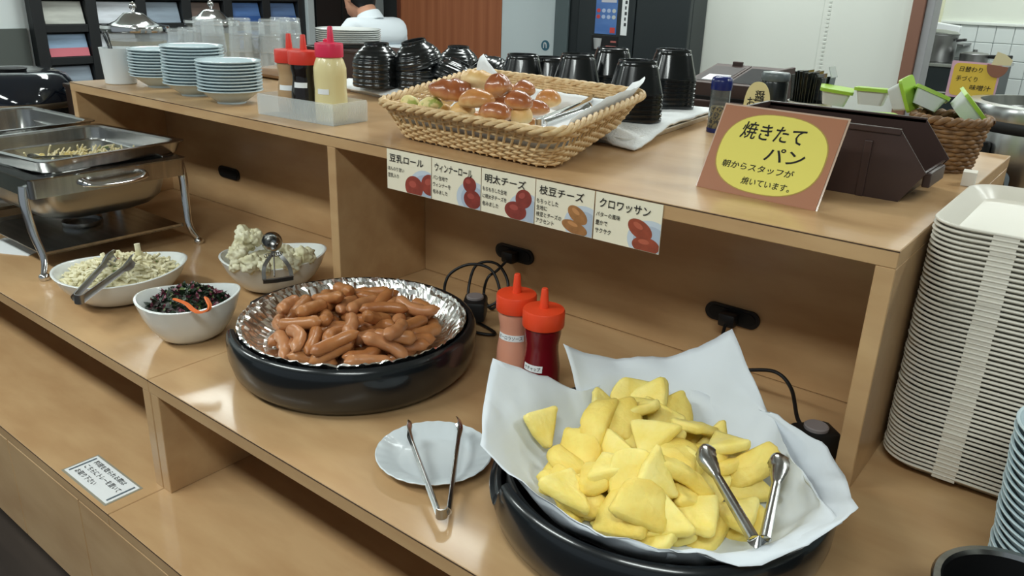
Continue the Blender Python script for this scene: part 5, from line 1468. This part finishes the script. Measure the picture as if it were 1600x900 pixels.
# kitchen beyond the door
t = thing('stove', 'black kitchen stove with a steel top beyond the doorway', 'stove', (-1.35, 4.25, FLOOR))
p = at_y(1480, 100, 4.25)
zs = p.z-FLOOR
part('body', G().box((0, 0, 0), (p.x+1.35+.25, .6, zs-.02), .004), mat('stove_dark', (52, 60, 64), .4), t, 0)
part('top', G().box((-.01, -.01, zs-.02), (p.x+1.36+.25, .61, zs), .004), STEEL, t, 0)
part('rail', G().tube([(0, -.03, zs-.16), (p.x+1.35+.25, -.03, zs-.16)], .01, 8), STEEL, t)
pp_ = at_y(1460, 97, 4.42)
t = thing('stock_pot', 'large steel stock pot on the kitchen stove', 'pot', (pp_.x-.01, 4.45, p.z))
rp = .105
part('body', G().lathe([(rp*.96, 0), (rp, .005), (rp, .150), (rp*1.06, .155), (rp*1.06, .160), (rp*.96, .160), (rp*.95, .01), (.001, .01)], 40), STEELD, t, 40)
for s in (-1, 1): part('handle', G().tube(smooth_path([(s*rp, -.04, .125), (s*(rp+.035), -.03, .13), (s*(rp+.035), .03, .13), (s*rp, .04, .125)], 5), .008, 8), BLACKM, t, 60)
part('lid', G().lathe([(rp*1.04, .161), (rp*.9, .172), (.03, .182), (.001, .183)], 40), STEEL, t, 40)
t = thing('saucepan', 'black-handled low saucepan beside the stock pot', 'saucepan', (pp_.x+.20, 4.45, p.z))
part('body', G().lathe([(.07, 0), (.075, .004), (.078, .055), (.072, .055), (.07, .006), (.001, .006)], 32), STEELD, t, 40)
part('handle', G().tube([(.07, -.01, .045), (.2, -.05, .052)], .011, 8), BLACKM, t, 60)
part('lid', G().lathe([(.078, .055), (.07, .062), (.012, .068), (.012, .08), (.001, .081)], 32), STEELD, t, 40)
q = at_y(1462, 56, 4.6)
single('paper_bag', G().box((-.09, -.03, -.03), (.09, .03, .07), .006, Matrix.Rotation(.12, 4, 'Y')), WHITEP, 'white paper packet above the stock pot', 'packet', loc=(q.x, 4.80, q.z), smooth=0)
q2_ = at_y(1462, 72, 4.75)
single('wall_shelf', G().box((-.14, -.06, -.012), (.14, .20, 0), .002), STEELD, 'narrow steel wall shelf above the stove', 'shelf', loc=(q.x, 4.80, q.z-.045), smooth=0)
q = at_y(1458, 20, 4.98)
t = thing('wall_poster', 'cream and green leaflet hanging on the kitchen wall', 'poster', (q.x, 4.99, q.z-.07))
part('sheet', G().box((-.055, 0, 0), (.055, .01, .17)), mat('leaflet_cream', (232, 232, 200), .6), t, 0)
part('leaf_print', G().prism(ell(-.015, .10, .022, .05, .4), .0, .001, Matrix.Rotation(PI/2, 4, 'X')), mat('leaf_green', (150, 180, 70), .6), t, 0)

# ------------------------------------------------------------------ person
def skin_obj(name, verts, edges, radii, m, parent, root=0, sub=2):
    me = bpy.data.meshes.new(name); me.from_pydata(verts, edges, []); 
    o = bpy.data.objects.new(name, me); C.objects.link(o)
    if parent: o.parent = parent
    o.modifiers.new('skin', 'SKIN'); 
    for i, r in enumerate(radii):
        r = r if isinstance(r, tuple) else (r, r)
        me.skin_vertices[0].data[i].radius = r
        me.skin_vertices[0].data[i].use_root = (i == root)
    s = o.modifiers.new('sub', 'SUBSURF'); s.levels = sub; s.render_levels = sub
    me.materials.append(m)
    for mdf in o.modifiers: pass
    o.modifiers['skin'].use_smooth_shade = True
    return o
SKIN = mat('skin', (206, 152, 124), .5, sss=.15); SHIRT = mat('white_shirt', (226, 234, 240), .7, bump=.2, bscale=25); HAIR = mat('black_hair', (18, 18, 20), .45); TROU = mat('dark_trousers', (36, 38, 46), .8)
hd = ray(560, -8); hp0 = CAM+hd*4.35    # head centre
HZ = hp0.z
ps = thing('person', 'person in a white shirt seated with their back turned', 'person', (hp0.x, hp0.y, FLOOR), 0)
hz = HZ-FLOOR   # head centre height above the floor
# local frame: facing -X
nk = hz-.095; sh = hz-.145; pv = sh-.44
skin_obj('trousers', [(.10, 0, pv), (.09, .10, pv-.02), (-.32, .11, pv+.01), (-.36, .11, .10), (.09, -.10, pv-.02), (-.32, -.11, pv+.01), (-.36, -.11, .10)], [(0,1),(1,2),(2,3),(0,4),(4,5),(5,6)], [(.13, .12), .09, .065, .05, .09, .065, .05], TROU, ps)
for s in (-.11, .11): part('shoe', G().box((-.50, s-.045, .0), (-.29, s+.045, .085), .03, seg=3), BLACKM, ps, 60)
part('head', G().lathe([(.0005, -.125), (.035, -.122), (.058, -.10), (.068, -.06), (.076, -.01), (.080, .03), (.078, .07), (.062, .105), (.035, .122), (.001, .128)], 32, M=Matrix.Translation((0, 0, hz)) @ Matrix.Diagonal((1.18, .95, 1, 1)), capb=False), SKIN, ps, 70)
part('neck', G().tube([(.03, 0, hz-.04), (.07, 0, nk), (.11, 0, nk-.06)], [.052, .055, .062], 20), SKIN, ps, 70)
part('nose', G().tube([(-.088, 0, hz+.02), (-.108, 0, hz-.025), (-.09, 0, hz-.035)], [.008, .013, .008], 8), SKIN, ps, 70)
for s in (-1, 1):
    part('ear', G().lathe([(.0005, -.03), (.012, -.022), (.016, 0), (.012, .024), (.0005, .03)], 12, M=Matrix.Translation((.012, s*.076, hz-.012)) @ Matrix.Rotation(.2, 4, 'Y') @ Matrix.Diagonal((1.1, .45, 1, 1))), SKIN, ps, 70)
    part('eye', G().lathe([(.0005, -.008), (.009, 0), (.0005, .008)], 10, M=Matrix.Translation((-.083, s*.032, hz+.012))), INK, ps, 70)
part('mouth', G().tube([(-.083, -.022, hz-.068), (-.088, 0, hz-.068), (-.083, .022, hz-.068)], .004, 6), mat('lips', (160, 96, 84), .5), ps, 70)
hg = G(); n = 32; rings = []
for k in range(12):
    ph = k/11; ring = []
    for i in range(n):
        a = 2*PI*i/n; back = .5+.5*math.cos(a)    # a=0 -> +X (back of head)
        zlow = -.068*back**.7+.065*(1-back)**1.2
        side = abs(math.sin(a))
        zlow -= .02*side*back
        z = zlow+(.140-zlow)*ph
        zz = max(-.99, min(.999, (z-.01)/.135))
        r = math.sqrt(max(0.0005, 1-max(0, zz)**2))*.0875
        if z < 0: r *= 1-.09*min(1, -z/.07)
        if k == 0: r -= .008
        ring.append((r*1.16*math.cos(a)+.004, r*.97*math.sin(a), hz+z))
    rings.append(ring)
part('hair', hg.rings(rings, capb=False, capt=True), HAIR, ps, 70)
shirt = skin_obj('shirt', [(.12, 0, pv-.02), (.17, 0, pv+.16), (.17, 0, sh-.10), (.13, 0, sh+.0), (.12, .13, sh-.035), (.10, .20, sh-.09), (.0, .235, sh-.30), (-.22, .20, sh-.36), (.12, -.13, sh-.035), (.10, -.20, sh-.09), (.0, -.235, sh-.30), (-.22, -.20, sh-.36)],
     [(0,1),(1,2),(2,3),(3,4),(4,5),(5,6),(6,7),(3,8),(8,9),(9,10),(10,11)], [(.16, .13), (.165, .125), (.175, .125), (.085, .085), (.085, .085), .068, .055, .042, (.085, .085), .068, .055, .042], SHIRT, ps)
part('collar', G().lathe([(.070, -.03), (.066, .0), (.060, .022), (.064, .024), (.072, .0), (.078, -.03)], 28, M=Matrix.Translation((.085, 0, nk-.022)) @ Matrix.Rotation(-.45, 4, 'Y'), capb=False), SHIRT, ps, 60)
for s in (-1, 1):
    hb = Vector((-.24, s*.195, sh-.365))
    hv = [hb, hb+Vector((-.07, -s*.01, -.005))]
    vs_ = [tuple(v) for v in hv]; ed = [(0, 1)]; rd = [(.024, .03), (.022, .036)]
    for k in range(4):
        b = hb+Vector((-.085, s*(-.03+.018*k), -.005)); ln_ = (.06, .075, .07, .055)[k]
        i0 = len(vs_)
        vs_ += [tuple(b), tuple(b+Vector((-ln_*.55, 0, -.004))), tuple(b+Vector((-ln_, 0, -.018)))]; ed += [(1, i0), (i0, i0+1), (i0+1, i0+2)]; rd += [.009, .0085, .0075]
    b = hb+Vector((-.03, -s*.03, 0)); i0 = len(vs_)
    vs_ += [tuple(b), tuple(b+Vector((-.03, -s*.025, -.006))), tuple(b+Vector((-.06, -s*.03, -.012)))]; ed += [(0, i0), (i0, i0+1), (i0+1, i0+2)]; rd += [.011, .0095, .0085]
    skin_obj('hand', vs_, ed, rd, SKIN, ps, sub=1)
st = thing('stool', 'dark round stool under the seated person', 'stool', (hp0.x+.10, hp0.y, FLOOR))
zs_ = pv-.115
part('seat', G().lathe([(.17, zs_-.04), (.185, zs_-.03), (.185, zs_-.008), (.17, zs_)], 36, capt=True), BLACKM, st, 40)
for k in range(4):
    a = PI/4+k*PI/2
    part('leg', G().tube([(.12*math.cos(a), .12*math.sin(a), zs_-.035), (.18*math.cos(a), .18*math.sin(a), 0)], .014, 8), STEELD, st, 60)
